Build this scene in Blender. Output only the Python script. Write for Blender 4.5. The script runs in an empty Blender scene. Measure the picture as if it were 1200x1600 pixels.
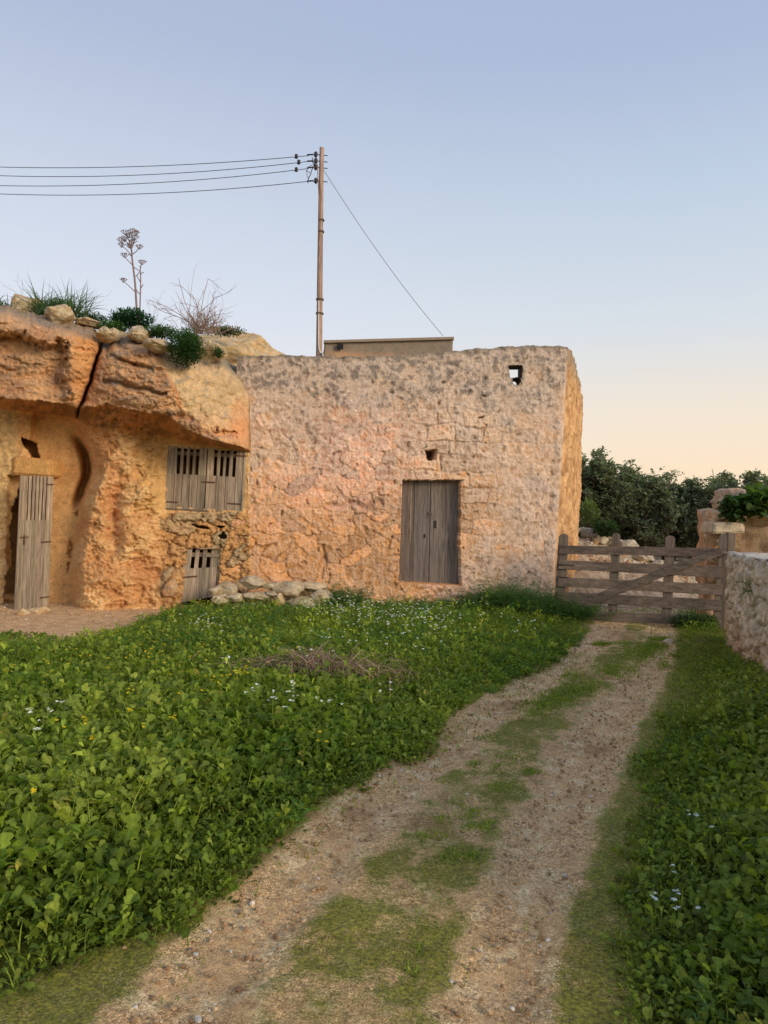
import bpy, bmesh, math, random
import numpy as np
from mathutils import Matrix, Vector

rng = np.random.default_rng(7)
random.seed(7)
S = bpy.context.scene
COL = S.collection

# ------------------------------------------------------------------ camera frame
F = 1155.0; CH = 1.6; RHO = math.radians(1.8)
cR, sR = math.cos(RHO), math.sin(RHO)
def W(px, py, D):
    u = (px - 600.) / F; v = (800. - py) / F
    return np.array([D * (u * cR - v * sR), D, CH + D * (u * sR + v * cR)])
def Wa(px, py, D):
    u = (px - 600.) / F; v = (800. - py) / F
    return np.stack([D * (u * cR - v * sR), D + 0 * px, CH + D * (u * sR + v * cR)], -1)
def PX(p):
    """where a surface point sits in the photo, used to place stains and planting zones"""
    x = p[..., 0] / p[..., 1]; z = (p[..., 2] - CH) / p[..., 1]
    return 600 + F * (x * cR + z * sR), 800 - F * (-x * sR + z * cR)
def G(px, py, z=0.):
    u = (px - 600.) / F; v = (800. - py) / F
    D = (z - CH) / (u * sR + v * cR)
    return W(px, py, D)
# facade plane  y = 12 + .12 x
def planeD(px, py):
    u = (px - 600.) / F; v = (800. - py) / F
    k = u * cR - v * sR
    return 12.0 / (1 - .12 * k)
TH = math.atan(.12)
def SZ(px, py):
    p = W(px, py, planeD(px, py)); return p[0] / math.cos(TH), p[2]
NF = np.array([math.sin(TH), -math.cos(TH), 0.])      # facade normal, outwards

# ------------------------------------------------------------------ noise
_r = np.random.default_rng(3)
_perm = _r.permutation(256)
_g = _r.normal(size=(256, 3)); _g /= np.linalg.norm(_g, axis=1)[:, None]
_rv = _r.random((256, 4))
def _h(i, j, k, s=0):
    return _perm[(_perm[(_perm[(i + s * 17) & 255] + j) & 255] + k + s) & 255]
def pn(p, s=0):
    p = np.asarray(p, float); i = np.floor(p).astype(int); f = p - i
    u = f * f * f * (f * (f * 6 - 15) + 10); out = 0
    for a in (0, 1):
        for b in (0, 1):
            for c in (0, 1):
                g = _g[_h(i[..., 0] + a, i[..., 1] + b, i[..., 2] + c, s)]
                d = g[..., 0] * (f[..., 0] - a) + g[..., 1] * (f[..., 1] - b) + g[..., 2] * (f[..., 2] - c)
                w = (u[..., 0] if a else 1 - u[..., 0]) * (u[..., 1] if b else 1 - u[..., 1]) * (u[..., 2] if c else 1 - u[..., 2])
                out = out + d * w
    return out * 1.6
def fbm(p, o=4, s=0, g=.5):
    a = 1.; t = 0.; out = 0; p = np.asarray(p, float)
    for k in range(o):
        out = out + a * pn(p, s + k); t += a; a *= g; p = p * 2.03 + 11.3
    return out / t
def ridg(p, o=4, s=0):
    a = 1.; t = 0.; out = 0; p = np.asarray(p, float)
    for k in range(o):
        out = out + a * (1 - 2 * np.abs(pn(p, s + k))); t += a; a *= .55; p = p * 2.1 + 5.1
    return out / t
def voro(p, s=0, j=.9):
    """2D cells: F1, F2, random id"""
    i0 = np.floor(p[..., 0]).astype(int); j0 = np.floor(p[..., 1]).astype(int)
    f1 = np.full(p.shape[:-1], 9.); f2 = f1.copy(); idn = np.zeros(p.shape[:-1])
    for a in (-1, 0, 1):
        for b in (-1, 0, 1):
            h = _h(i0 + a, j0 + b, 5, s); r = _rv[h]
            d = np.hypot(i0 + a + .5 + (r[..., 0] - .5) * j - p[..., 0], j0 + b + .5 + (r[..., 1] - .5) * j - p[..., 1])
            n = d < f1
            f2 = np.where(n, f1, np.minimum(f2, d)); idn = np.where(n, r[..., 2], idn); f1 = np.where(n, d, f1)
    return f1, f2, idn
def ss(x, a=0., b=1.):
    t = np.clip((x - a) / (b - a), 0, 1); return t * t * (3 - 2 * t)
def inpoly(x, y, poly):
    c = np.zeros(np.shape(x), bool); n = len(poly)
    for i in range(n):
        x1, y1 = poly[i]; x2, y2 = poly[(i + 1) % n]
        if y1 == y2: continue
        c ^= ((y1 > y) != (y2 > y)) & (x < (x2 - x1) * (y - y1) / (y2 - y1) + x1)
    return c
def lin(*c):
    c = np.array(c, float) / 255.
    return np.where(c <= .04045, c / 12.92, ((c + .055) / 1.055) ** 2.4)
def mixc(a, b, t):
    return a + (b - a) * np.asarray(t)[..., None]

# ------------------------------------------------------------------ mesh helpers
def mesh_np(name, v, quads=None, tris=None, col=None, mat=None, parent=None, smooth=True, extra=None):
    me = bpy.data.meshes.new(name)
    v = np.asarray(v, np.float32).reshape(-1, 3)
    parts = []; tot = []
    if quads is not None and len(quads): parts.append(np.asarray(quads, np.int32).reshape(-1)); tot.append(np.full(len(quads), 4, np.int32))
    if tris is not None and len(tris): parts.append(np.asarray(tris, np.int32).reshape(-1)); tot.append(np.full(len(tris), 3, np.int32))
    li = np.concatenate(parts); lt = np.concatenate(tot)
    me.vertices.add(len(v)); me.vertices.foreach_set('co', v.ravel())
    me.loops.add(len(li)); me.loops.foreach_set('vertex_index', li)
    ls = np.concatenate([[0], np.cumsum(lt)[:-1]]).astype(np.int32)
    me.polygons.add(len(lt)); me.polygons.foreach_set('loop_start', ls)
    try: me.polygons.foreach_set('loop_total', lt)
    except Exception: pass
    me.update(calc_edges=True); me.validate()
    me.polygons.foreach_set('use_smooth', np.full(len(me.polygons), smooth))
    if col is not None:
        c = np.ones((len(v), 4), np.float32); c[:, :3] = np.clip(np.asarray(col).reshape(-1, 3) if np.ndim(col) > 1 else np.tile(col, (len(v), 1)), 0, 1)
        at = me.color_attributes.new('Col', 'FLOAT_COLOR', 'POINT'); at.data.foreach_set('color', c.ravel())
    if extra is not None:
        at = me.attributes.new('rib', 'FLOAT', 'POINT'); at.data.foreach_set('value', np.asarray(extra, np.float32).ravel())
    if mat: me.materials.append(mat)
    o = bpy.data.objects.new(name, me); COL.objects.link(o)
    if parent: o.parent = parent
    return o
def gridq(nr, nc, mask=None):
    r, c = np.meshgrid(np.arange(nr - 1), np.arange(nc - 1), indexing='ij')
    a = r * nc + c
    q = np.stack([a, a + 1, a + nc + 1, a + nc], -1)
    if mask is not None: return q[mask]
    return q.reshape(-1, 4)
def compact(v, q, col=None):
    u, inv = np.unique(q, return_inverse=True)
    return v.reshape(-1, 3)[u], inv.reshape(q.shape), (None if col is None else col.reshape(-1, 3)[u])
def tag(o, label=None, cat=None, group=None, kind=None):
    if label: o['label'] = label
    if cat: o['category'] = cat
    if group: o['group'] = group
    if kind: o['kind'] = kind
    return o
def empty(name, loc=(0, 0, 0)):
    o = bpy.data.objects.new(name, None); COL.objects.link(o); o.location = [float(a) for a in loc]; o.empty_display_size = .2
    return o
def adopt(root):
    """children were modelled in world space: keep them there"""
    bpy.context.view_layer.update()
    for c in root.children_recursive:
        if c.parent == root: c.matrix_parent_inverse = Matrix.Translation(root.location).inverted()
class MB:
    def __init__(s): s.v = []; s.q = []; s.t = []; s.c = []; s.n = 0
    def add(s, v, q=None, t=None, col=(1, 1, 1)):
        v = np.asarray(v, float).reshape(-1, 3)
        if q is not None: s.q.append(np.asarray(q).reshape(-1, 4) + s.n)
        if t is not None: s.t.append(np.asarray(t).reshape(-1, 3) + s.n)
        c = np.asarray(col, float); s.c.append(np.tile(c, (len(v), 1)) if c.ndim == 1 else c.reshape(-1, 3))
        s.v.append(v); s.n += len(v)
    def hexa(s, p8, col=(1, 1, 1), nseg=1, wob=0.):
        """p8: 4 front corners (tl,tr,br,bl) then 4 back ones; cut lengthwise for a slight wobble"""
        p = np.asarray(p8, float)
        s.add(p, [[0, 3, 2, 1], [4, 5, 6, 7], [0, 1, 5, 4], [1, 2, 6, 5], [2, 3, 7, 6], [3, 0, 4, 7]], col=col)
    def tube(s, pts, rad, n=8, col=(1, 1, 1), cap=True):
        P = np.asarray(pts, float); R = np.broadcast_to(np.asarray(rad, float), (len(P),))
        T = np.gradient(P, axis=0); T /= np.linalg.norm(T, axis=1)[:, None] + 1e-9
        up = np.array([.3, .9, .1]); A = np.cross(T, up); bad = np.linalg.norm(A, axis=1) < .15
        A[bad] = np.cross(T[bad], [1, 0, 0]); A /= np.linalg.norm(A, axis=1)[:, None]; B = np.cross(T, A)
        a = np.linspace(0, 2 * np.pi, n, endpoint=False)
        V = P[:, None] + R[:, None, None] * (np.cos(a)[None, :, None] * A[:, None] + np.sin(a)[None, :, None] * B[:, None])
        m = len(P); q = []
        for i in range(m - 1):
            for k in range(n): q.append([i * n + k, i * n + (k + 1) % n, (i + 1) * n + (k + 1) % n, (i + 1) * n + k])
        V = V.reshape(-1, 3); t = None
        if cap:
            V = np.vstack([V, P[:1], P[-1:]]); t = []
            for k in range(n): t += [[(k + 1) % n, k, m * n], [(m - 1) * n + k, (m - 1) * n + (k + 1) % n, m * n + 1]]
        s.add(V, q, t, col)
    def build(s, name, mat, parent=None, smooth=False):
        return mesh_np(name, np.vstack(s.v), np.vstack(s.q) if s.q else None, np.vstack(s.t) if s.t else None, np.vstack(s.c), mat, parent, smooth)

# ------------------------------------------------------------------ materials
def newmat(name):
    m = bpy.data.materials.new(name); m.use_nodes = True; nt = m.node_tree
    for n in list(nt.nodes): nt.nodes.remove(n)
    return m, nt, nt.nodes, nt.links
def N(ns, t, **k):
    n = ns.new(t)
    for a, b in k.items(): setattr(n, a, b)
    return n
def rough_mat(name, scales=((9, .25), (45, .3), (170, .25)), bump=.4, bdist=.012, rough=.95, tint=None, stretch=(1, 1, 1), speck=.0):
    m, nt, ns, L = newmat(name)
    out = N(ns, 'ShaderNodeOutputMaterial'); b = N(ns, 'ShaderNodeBsdfPrincipled'); L.new(b.outputs[0], out.inputs[0])
    b.inputs['Roughness'].default_value = rough; b.inputs['Specular IOR Level'].default_value = .25
    at = N(ns, 'ShaderNodeAttribute', attribute_name='Col'); geo = N(ns, 'ShaderNodeNewGeometry')
    mp = N(ns, 'ShaderNodeMapping'); mp.inputs['Scale'].default_value = stretch; L.new(geo.outputs['Position'], mp.inputs[0])
    cur = at.outputs['Color']; hsum = None
    for sc, amp in scales:
        nz = N(ns, 'ShaderNodeTexNoise'); nz.inputs['Scale'].default_value = sc; nz.inputs['Detail'].default_value = 5; nz.inputs['Roughness'].default_value = .62
        L.new(mp.outputs[0], nz.inputs['Vector'])
        mr = N(ns, 'ShaderNodeMapRange'); mr.inputs[1].default_value = .3; mr.inputs[2].default_value = .7; mr.inputs[3].default_value = 1 - amp; mr.inputs[4].default_value = 1 + amp
        L.new(nz.outputs['Fac'], mr.inputs[0])
        mx = N(ns, 'ShaderNodeVectorMath', operation='SCALE'); L.new(cur, mx.inputs[0]); L.new(mr.outputs[0], mx.inputs['Scale']); cur = mx.outputs[0]
        if hsum is None: hsum = nz.outputs['Fac']
        else:
            ad = N(ns, 'ShaderNodeMath', operation='MULTIPLY_ADD'); L.new(nz.outputs['Fac'], ad.inputs[0]); ad.inputs[1].default_value = .55; L.new(hsum, ad.inputs[2]); hsum = ad.outputs[0]
    L.new(cur, b.inputs['Base Color'])
    bp = N(ns, 'ShaderNodeBump'); bp.inputs['Strength'].default_value = bump; bp.inputs['Distance'].default_value = bdist
    L.new(hsum, bp.inputs['Height']); L.new(bp.outputs[0], b.inputs['Normal'])
    return m
M_WALL = rough_mat('weathered_limestone', ((14, .12), (60, .22), (210, .3)), .8, .012)
M_ROCK = rough_mat('ochre_rock', ((10, .15), (48, .25), (160, .25)), .9, .016)
M_DIRT = rough_mat('gravel_dirt', ((6, .10), (60, .25), (170, .38), (420, .3)), 1., .010)
def add_moss(m):
    nt = m.node_tree; ns = nt.nodes; L = nt.links; b = [n for n in ns if n.type == 'BSDF_PRINCIPLED'][0]; src = b.inputs['Base Color'].links[0].from_socket
    at = N(ns, 'ShaderNodeAttribute', attribute_name='rib'); geo = N(ns, 'ShaderNodeNewGeometry'); tot = None
    for sc, amp in ((5, .5), (28, .65), (170, .75)):
        nz = N(ns, 'ShaderNodeTexNoise'); nz.inputs['Scale'].default_value = sc; nz.inputs['Detail'].default_value = 4; L.new(geo.outputs['Position'], nz.inputs['Vector'])
        a = N(ns, 'ShaderNodeMath', operation='MULTIPLY_ADD'); L.new(nz.outputs['Fac'], a.inputs[0]); a.inputs[1].default_value = amp * 1.6
        if tot is None: a.inputs[2].default_value = 0
        else: L.new(tot, a.inputs[2])
        tot = a.outputs[0]
    mn = tot; sb = N(ns, 'ShaderNodeMath', operation='SUBTRACT'); sc_ = N(ns, 'ShaderNodeMath', operation='MULTIPLY_ADD'); L.new(at.outputs['Fac'], sc_.inputs[0]); sc_.inputs[1].default_value = 1.12; sc_.inputs[2].default_value = .86
    L.new(sc_.outputs[0], sb.inputs[0]); L.new(mn, sb.inputs[1])
    mr = N(ns, 'ShaderNodeMapRange'); mr.inputs[1].default_value = -.18; mr.inputs[2].default_value = .34; mr.inputs[4].default_value = .86; L.new(sb.outputs[0], mr.inputs[0])
    cz = N(ns, 'ShaderNodeTexNoise'); cz.inputs['Scale'].default_value = 75; cz.inputs['Detail'].default_value = 5; L.new(geo.outputs['Position'], cz.inputs['Vector'])
    cr = N(ns, 'ShaderNodeValToRGB'); L.new(cz.outputs['Fac'], cr.inputs[0]); stops(cr, [(.3, (62, 68, 22)), (.5, (116, 122, 32)), (.68, (166, 160, 52))])
    mx = N(ns, 'ShaderNodeMix', data_type='RGBA'); L.new(mr.outputs[0], mx.inputs[0]); L.new(src, mx.inputs[6]); L.new(cr.outputs[0], mx.inputs[7]); L.new(mx.outputs[2], b.inputs['Base Color'])
def stops(cr, st):
    e = cr.color_ramp.elements
    while len(e) > 1: e.remove(e[-1])
    e[0].position = st[0][0]; e[0].color = (*lin(*st[0][1]), 1)
    for p, c in st[1:]:
        k = e.new(p); k.color = (*lin(*c), 1)
def add_grit(m):
    nt = m.node_tree; ns = nt.nodes; L = nt.links; b = [n for n in ns if n.type == 'BSDF_PRINCIPLED'][0]; src = b.inputs['Base Color'].links[0].from_socket
    bp = [n for n in ns if n.type == 'BUMP'][0]; hs = bp.inputs['Height'].links[0].from_socket; geo = N(ns, 'ShaderNodeNewGeometry')
    cov = N(ns, 'ShaderNodeTexNoise'); cov.inputs['Scale'].default_value = 5; cov.inputs['Detail'].default_value = 4; L.new(geo.outputs['Position'], cov.inputs['Vector'])
    cm = N(ns, 'ShaderNodeMapRange'); cm.inputs[1].default_value = .36; cm.inputs[2].default_value = .6; cm.inputs[3].default_value = .25; L.new(cov.outputs['Fac'], cm.inputs[0])
    for sc, lo, hi, hk in ((95, .66, 1.42, .9), (230, .7, 1.35, .5)):
        v = N(ns, 'ShaderNodeTexVoronoi'); v.inputs['Scale'].default_value = sc; L.new(geo.outputs['Position'], v.inputs['Vector'])
        sx = N(ns, 'ShaderNodeSeparateXYZ'); L.new(v.outputs['Color'], sx.inputs[0])
        mr = N(ns, 'ShaderNodeMapRange'); mr.inputs[3].default_value = lo; mr.inputs[4].default_value = hi; L.new(sx.outputs[0], mr.inputs[0])
        mm = N(ns, 'ShaderNodeMix', data_type='FLOAT'); L.new(cm.outputs[0], mm.inputs[0]); mm.inputs[2].default_value = 1.; L.new(mr.outputs[0], mm.inputs[3])
        k = N(ns, 'ShaderNodeVectorMath', operation='SCALE'); L.new(src, k.inputs[0]); L.new(mm.outputs[0], k.inputs['Scale']); src = k.outputs[0]
        a = N(ns, 'ShaderNodeMath', operation='MULTIPLY'); L.new(v.outputs['Distance'], a.inputs[0]); L.new(cm.outputs[0], a.inputs[1])
        c = N(ns, 'ShaderNodeMath', operation='MULTIPLY_ADD'); L.new(a.outputs[0], c.inputs[0]); c.inputs[1].default_value = -hk; L.new(hs, c.inputs[2]); hs = c.outputs[0]
    L.new(src, b.inputs['Base Color']); L.new(hs, bp.inputs['Height'])
add_grit(M_DIRT); add_moss(M_DIRT)
M_STONE = rough_mat('lichened_stone', ((12, .2), (60, .3), (180, .2)), .9, .012)
M_WOODV = rough_mat('grey_wood_upright', ((5, .3), (26, .42), (90, .34)), .8, .004, .85, stretch=(1, 1, .06))
M_WOODH = rough_mat('grey_wood_rails', ((5, .3), (26, .40), (90, .3)), .8, .004, .85, stretch=(.07, 1, 1))
M_IRON = rough_mat('rusty_iron', ((40, .3), (150, .3)), .4, .002, .7)
M_PLAIN = rough_mat('dry_stems', ((60, .2),), .1, .002, .8)
def leaf_mat(name, trans=.35, rough=.5):
    m, nt, ns, L = newmat(name)
    out = N(ns, 'ShaderNodeOutputMaterial'); b = N(ns, 'ShaderNodeBsdfPrincipled')
    b.inputs['Roughness'].default_value = rough; b.inputs['Specular IOR Level'].default_value = .18
    at = N(ns, 'ShaderNodeAttribute', attribute_name='Col'); rb = N(ns, 'ShaderNodeAttribute', attribute_name='rib')
    geo = N(ns, 'ShaderNodeNewGeometry'); nz = N(ns, 'ShaderNodeTexNoise'); nz.inputs['Scale'].default_value = 45; L.new(geo.outputs['Position'], nz.inputs['Vector'])
    mr = N(ns, 'ShaderNodeMapRange'); mr.inputs[1].default_value = .3; mr.inputs[2].default_value = .7; mr.inputs[3].default_value = .78; mr.inputs[4].default_value = 1.2; L.new(nz.outputs['Fac'], mr.inputs[0])
    # pale midrib
    m2 = N(ns, 'ShaderNodeMapRange'); m2.inputs[1].default_value = .0; m2.inputs[2].default_value = .14; m2.inputs[3].default_value = 1.25; m2.inputs[4].default_value = 1.; L.new(rb.outputs['Fac'], m2.inputs[0])
    mm = N(ns, 'ShaderNodeMath', operation='MULTIPLY'); L.new(mr.outputs[0], mm.inputs[0]); L.new(m2.outputs[0], mm.inputs[1])
    mx = N(ns, 'ShaderNodeVectorMath', operation='SCALE'); L.new(at.outputs['Color'], mx.inputs[0]); L.new(mm.outputs[0], mx.inputs['Scale'])
    L.new(mx.outputs[0], b.inputs['Base Color'])
    tr = N(ns, 'ShaderNodeBsdfTranslucent'); t2 = N(ns, 'ShaderNodeVectorMath', operation='MULTIPLY'); L.new(mx.outputs[0], t2.inputs[0]); t2.inputs[1].default_value = (1.5, 1.6, .6); L.new(t2.outputs[0], tr.inputs['Color'])
    ms = N(ns, 'ShaderNodeMixShader'); ms.inputs[0].default_value = trans; L.new(b.outputs[0], ms.inputs[1]); L.new(tr.outputs[0], ms.inputs[2]); L.new(ms.outputs[0], out.inputs[0])
    return m
M_LEAF = leaf_mat('weed_leaf', .42, .68); M_TREE = leaf_mat('tree_leaf', .35, .7); M_PETAL = leaf_mat('petal', .3, .8)

# ------------------------------------------------------------------ world, sun, camera
SUN_EL = math.radians(19); SUN_AZ = math.radians(128)     # clockwise from +Y (view direction)
w = bpy.data.worlds.new('World'); S.world = w; w.use_nodes = True; nt = w.node_tree; ns = nt.nodes; L = nt.links
for n in list(ns): ns.remove(n)
out = N(ns, 'ShaderNodeOutputWorld'); bg = N(ns, 'ShaderNodeBackground'); L.new(bg.outputs[0], out.inputs[0])
sky = N(ns, 'ShaderNodeTexSky', sky_type='NISHITA'); sky.sun_disc = False; sky.sun_elevation = SUN_EL; sky.sun_rotation = SUN_AZ
sky.air_density = 1.0; sky.dust_density = 2.5; sky.ozone_density = 1.5
# evening haze: the clear-sky model is blended with a layered haze that depends on elevation and bearing
tc = N(ns, 'ShaderNodeTexCoord'); sp = N(ns, 'ShaderNodeSeparateXYZ'); L.new(tc.outputs['Generated'], sp.inputs[0])
cr = N(ns, 'ShaderNodeValToRGB'); L.new(sp.outputs['Z'], cr.inputs[0])
def stops(cr, st):
    e = cr.color_ramp.elements
    while len(e) > 1: e.remove(e[-1])
    e[0].position = st[0][0]; e[0].color = (*lin(*st[0][1]), 1)
    for p, c in st[1:]:
        k = e.new(p); k.color = (*lin(*c), 1)
stops(cr, [(0., (232, 226, 224)), (.14, (228, 226, 229)), (.26, (214, 219, 230)), (.38, (198, 207, 222)), (.52, (174, 186, 211)), (1., (146, 164, 204))])
cr2 = N(ns, 'ShaderNodeValToRGB'); L.new(sp.outputs['Z'], cr2.inputs[0])
stops(cr2, [(0., (250, 219, 186)), (.07, (249, 224, 194)), (.14, (238, 224, 206)), (.24, (214, 219, 224)), (.38, (192, 206, 222)), (.52, (170, 184, 212)), (1., (140, 160, 205))])
mr = N(ns, 'ShaderNodeMapRange'); mr.inputs[1].default_value = -.32; mr.inputs[2].default_value = .38; L.new(sp.outputs['X'], mr.inputs[0])
mr.interpolation_type = 'SMOOTHSTEP'
mx = N(ns, 'ShaderNodeMix', data_type='RGBA'); L.new(mr.outputs[0], mx.inputs[0]); L.new(cr.outputs[0], mx.inputs[6]); L.new(cr2.outputs[0], mx.inputs[7])
sc = N(ns, 'ShaderNodeVectorMath', operation='SCALE'); L.new(mx.outputs[2], sc.inputs[0]); sc.inputs['Scale'].default_value = 9.6
hz = N(ns, 'ShaderNodeMix', data_type='RGBA'); hz.inputs[0].default_value = .85; L.new(sky.outputs[0], hz.inputs[6]); L.new(sc.outputs[0], hz.inputs[7])
L.new(hz.outputs[2], bg.inputs[0]); bg.inputs[1].default_value = .122
sl = bpy.data.lights.new('sun', 'SUN'); sl.energy = 2.35; sl.angle = math.radians(20); sl.color = (1., .85, .67)
so = bpy.data.objects.new('sun', sl); COL.objects.link(so)
sd = Vector((math.sin(SUN_AZ) * math.cos(SUN_EL), math.cos(SUN_AZ) * math.cos(SUN_EL), math.sin(SUN_EL)))
so.rotation_euler = sd.to_track_quat('Z', 'Y').to_euler()
cd = bpy.data.cameras.new('camera'); cam = bpy.data.objects.new('camera', cd); COL.objects.link(cam); S.camera = cam
cd.sensor_fit = 'VERTICAL'; cd.sensor_height = 36; cd.sensor_width = 27; cd.lens = F / 1600 * 36; cd.clip_start = .05; cd.clip_end = 2000
cam.matrix_world = Matrix(((cR, -sR, 0, 0), (0, 0, -1, 0), (sR, cR, 0, CH), (0, 0, 0, 1)))
S.view_settings.view_transform = 'Standard'; S.view_settings.look = 'None'; S.view_settings.exposure = 0
S.render.resolution_x = 768; S.render.resolution_y = 1024
S.cycles.max_bounces = 6; S.cycles.transparent_max_bounces = 4

# ================================================================== GROUND
def P3(x, y, z=0): return np.stack([x, y, z + 0 * x], -1)
def ground_z(x, y):
    z = .030 * fbm(P3(x * .9, y * .9), 3, 20) + .012 * fbm(P3(x * 5, y * 5), 3, 24)
    far = ss(y, 12.6, 18.5) * ss(x, 2.6, 4.2)
    z = z + far * (1.25 - .9 * ss(x + (18 - y) * .1, 4.6, 7.8)) + far * ss(y, 18, 40) * .4
    z = z + far * (.10 * fbm(P3(x * 1.3, y * 1.3), 3, 26) + .03 * fbm(P3(x * 5, y * 5), 3, 27))
    return z
PYk = [940, 985, 1010, 1050, 1100, 1200, 1300, 1400, 1500, 1600, 1800, 2400]
RUTL = ([965, 950, 930, 868, 785, 655, 545, 450, 350, 270, 110, -300], [20, 24, 28, 36, 44, 56, 66, 78, 88, 98, 120, 190])
RUTR = ([1035, 1032, 1028, 1008, 975, 910, 860, 822, 790, 772, 745, 680], [16, 20, 24, 34, 44, 60, 66, 70, 72, 84, 110, 170])
LEDGE = ([940, 965, 990, 1010, 1050, 1085, 1130, 1190, 1220, 1260, 1350, 1400, 1470, 1560, 1640, 1800, 2400],
         [868, 900, 912, 905, 850, 765, 705, 650, 580, 515, 430, 375, 255, 50, -120, -400, -1200])
REDGE = ([970, 1000, 1030, 1100, 1200, 1300, 1400, 1500, 1600, 1800, 2400], [1062, 1062, 1058, 1045, 1012, 992, 980, 972, 960, 930, 860])
YARD = ([-900, 0, 90, 175, 225, 290, 400, 900], [1022, 1019, 1016, 1002, 978, 956, 946, 940])
def rut(px, py, R):
    return (px - np.interp(py, PYk, R[0])) / np.interp(py, PYk, R[1])
def wallx(y):      # left face of the dry-stone wall on the right
    return 4.58 + (y - 9.7) * .325
C_DIRT = lin(222, 182, 128); C_PALE = lin(242, 212, 160); C_MOSS = lin(112, 122, 34); C_SOIL = lin(84, 78, 44); C_OCH = lin(224, 186, 138)
def ground_cols(x, y, z):
    p = P3(x, y, z); y_ = np.maximum(y, .9)
    px, py = PX(np.stack([x, y_, z], -1)); py = np.clip(py, 800, 2400)
    n1 = fbm(P3(x * 1.7, y * 1.7), 4, 30); n2 = fbm(P3(x * 7, y * 7), 4, 40); n3 = fbm(P3(x * 22, y * 22), 3, 50)
    dl = np.abs(rut(px, py, RUTL)) + .45 * n1 + .35 * n2; dr = np.abs(rut(px, py, RUTR)) + .45 * n1 + .35 * n2
    d = np.minimum(dl, dr)
    dirt = mixc(C_DIRT, C_PALE, ss(n2 + .5 * n3, -.1, .5)); dirt = mixc(dirt, lin(184, 144, 98), ss(-n1 - .4 * n3, .1, .5))
    moss = mixc(C_MOSS * .8, lin(132, 142, 40) * .95, ss(n2, -.2, .4)); moss = mixc(moss, C_SOIL * 1.1, ss(n3 + n1, .05, .55))
    moss = mixc(moss, dirt, ss(-n2 - .5 * n3, .05, .4) * .75)
    nearmoss = ss(py, 1060, 1260)
    mid = (px > np.interp(py, PYk, RUTL[0])) & (px < np.interp(py, PYk, RUTR[0]))
    mossamt = ss(d, .68, 1.45) * np.where(mid, .50 + .46 * ss(n1 + .6 * n2, -.25, .25), .97)
    c = mixc(dirt, moss, mossamt * .35); mo = mossamt * 1.0 + .16 * n3 * mossamt
    # under the plants
    le = np.interp(py, LEDGE[0], LEDGE[1]); re = np.interp(py, REDGE[0], REDGE[1])
    und = np.maximum(ss(le - px, 0, 50), ss(px - re, 0, 50))
    c = mixc(c, C_SOIL * (.8 + .5 * n2[..., None]), und)
    yard = ss(np.interp(px, YARD[0], YARD[1]) - py, -6, 10) * (px < 420) * (y < 14)
    c = mixc(c, mixc(C_OCH, lin(198, 160, 114), ss(n2, -.1, .4)), yard)
    far = ss(y, 11.2, 12.2) * (x > 2.6)
    c = mixc(c, mixc(lin(204, 184, 154), lin(150, 132, 108), ss(n2 + .6 * n3, -.15, .35)), far)
    out_ = ss(y, 24, 40); c = mixc(c, lin(110, 112, 70), out_)
    mo = mo * (1 - und * .3) * (1 - yard * .95) * (1 - far * .85)
    return c, mo
xs = np.concatenate([[-400, -200, -100, -50, -28, -18, -13, -10], np.arange(-8.5, 7.2, .05), [7.6, 8.4, 10, 13, 18, 28, 50, 100, 200, 400]])
ys = np.concatenate([[-300, -120, -50, -20, -8, -3, -1, 0, .6], np.arange(1., 13.4, .05), np.arange(13.5, 24, .25), [25, 28, 33, 40, 60, 100, 200, 500, 900]])
X, Y = np.meshgrid(xs, ys); Z = ground_z(X, Y)
gc, mo = ground_cols(X, Y, Z)
o = mesh_np('ground', np.stack([X, Y, Z], -1), gridq(len(ys), len(xs)), col=gc, mat=M_DIRT, extra=mo); tag(o, kind='structure')
# track: a finer sheet lying just above the ground
xs = np.arange(-3.4, 5.2, .022); ys = np.arange(1.2, 12.4, .022)
X, Y = np.meshgrid(xs, ys); Zb = ground_z(X, Y)
px, py = PX(np.stack([X, Y, Zb], -1)); py = np.clip(py, 800, 2400)
rel = fbm(P3(X * 18, Y * 18), 4, 60); rr = np.minimum(np.abs(rut(px, py, RUTL)), np.abs(rut(px, py, RUTR)))
Z = Zb + .006 + .010 * rel - .02 * (1 - ss(rr, .3, 1.3)) + .02
gc, mo = ground_cols(X, Y, Zb)
mk = (px > np.interp(py, LEDGE[0], LEDGE[1]) - 60) & (px < np.interp(py, REDGE[0], REDGE[1]) + 60) & (Y < 12.3)
tv = np.stack([X, Y, Z], -1); tq = gridq(len(ys), len(xs), mk[:-1, :-1]); u_ = np.unique(tq)
v_, q_, c_ = compact(tv, tq, gc); o = mesh_np('dirt_track', v_, q_, col=c_, mat=M_DIRT, extra=mo.reshape(-1)[u_])
tag(o, kind='structure')
def track_z(x, y): return ground_z(x, y) + .02

# ================================================================== STONE BUILDING
B_C = np.array([4.36, 16.6])                                          # far right corner of the side wall
TOP = ([330, 375, 440, 507, 560, 640, 700, 720, 780, 840, 888, 900], [559, 557, 555, 557, 558, 554, 549, 547, 543, 540.5, 541, 541])
def rect(a, b, c, d): return [a, b, c, d]
DOOR = [(629, 750), (720, 750), (718, 838), (720, 915), (623.5, 910)]
sL, _ = SZ(366, 700); sRt, _ = SZ(888, 541)
ns_ = 470; nz_ = 400
sv = np.linspace(sL, sRt, ns_)
tz = np.linspace(0, 1, nz_)
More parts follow.
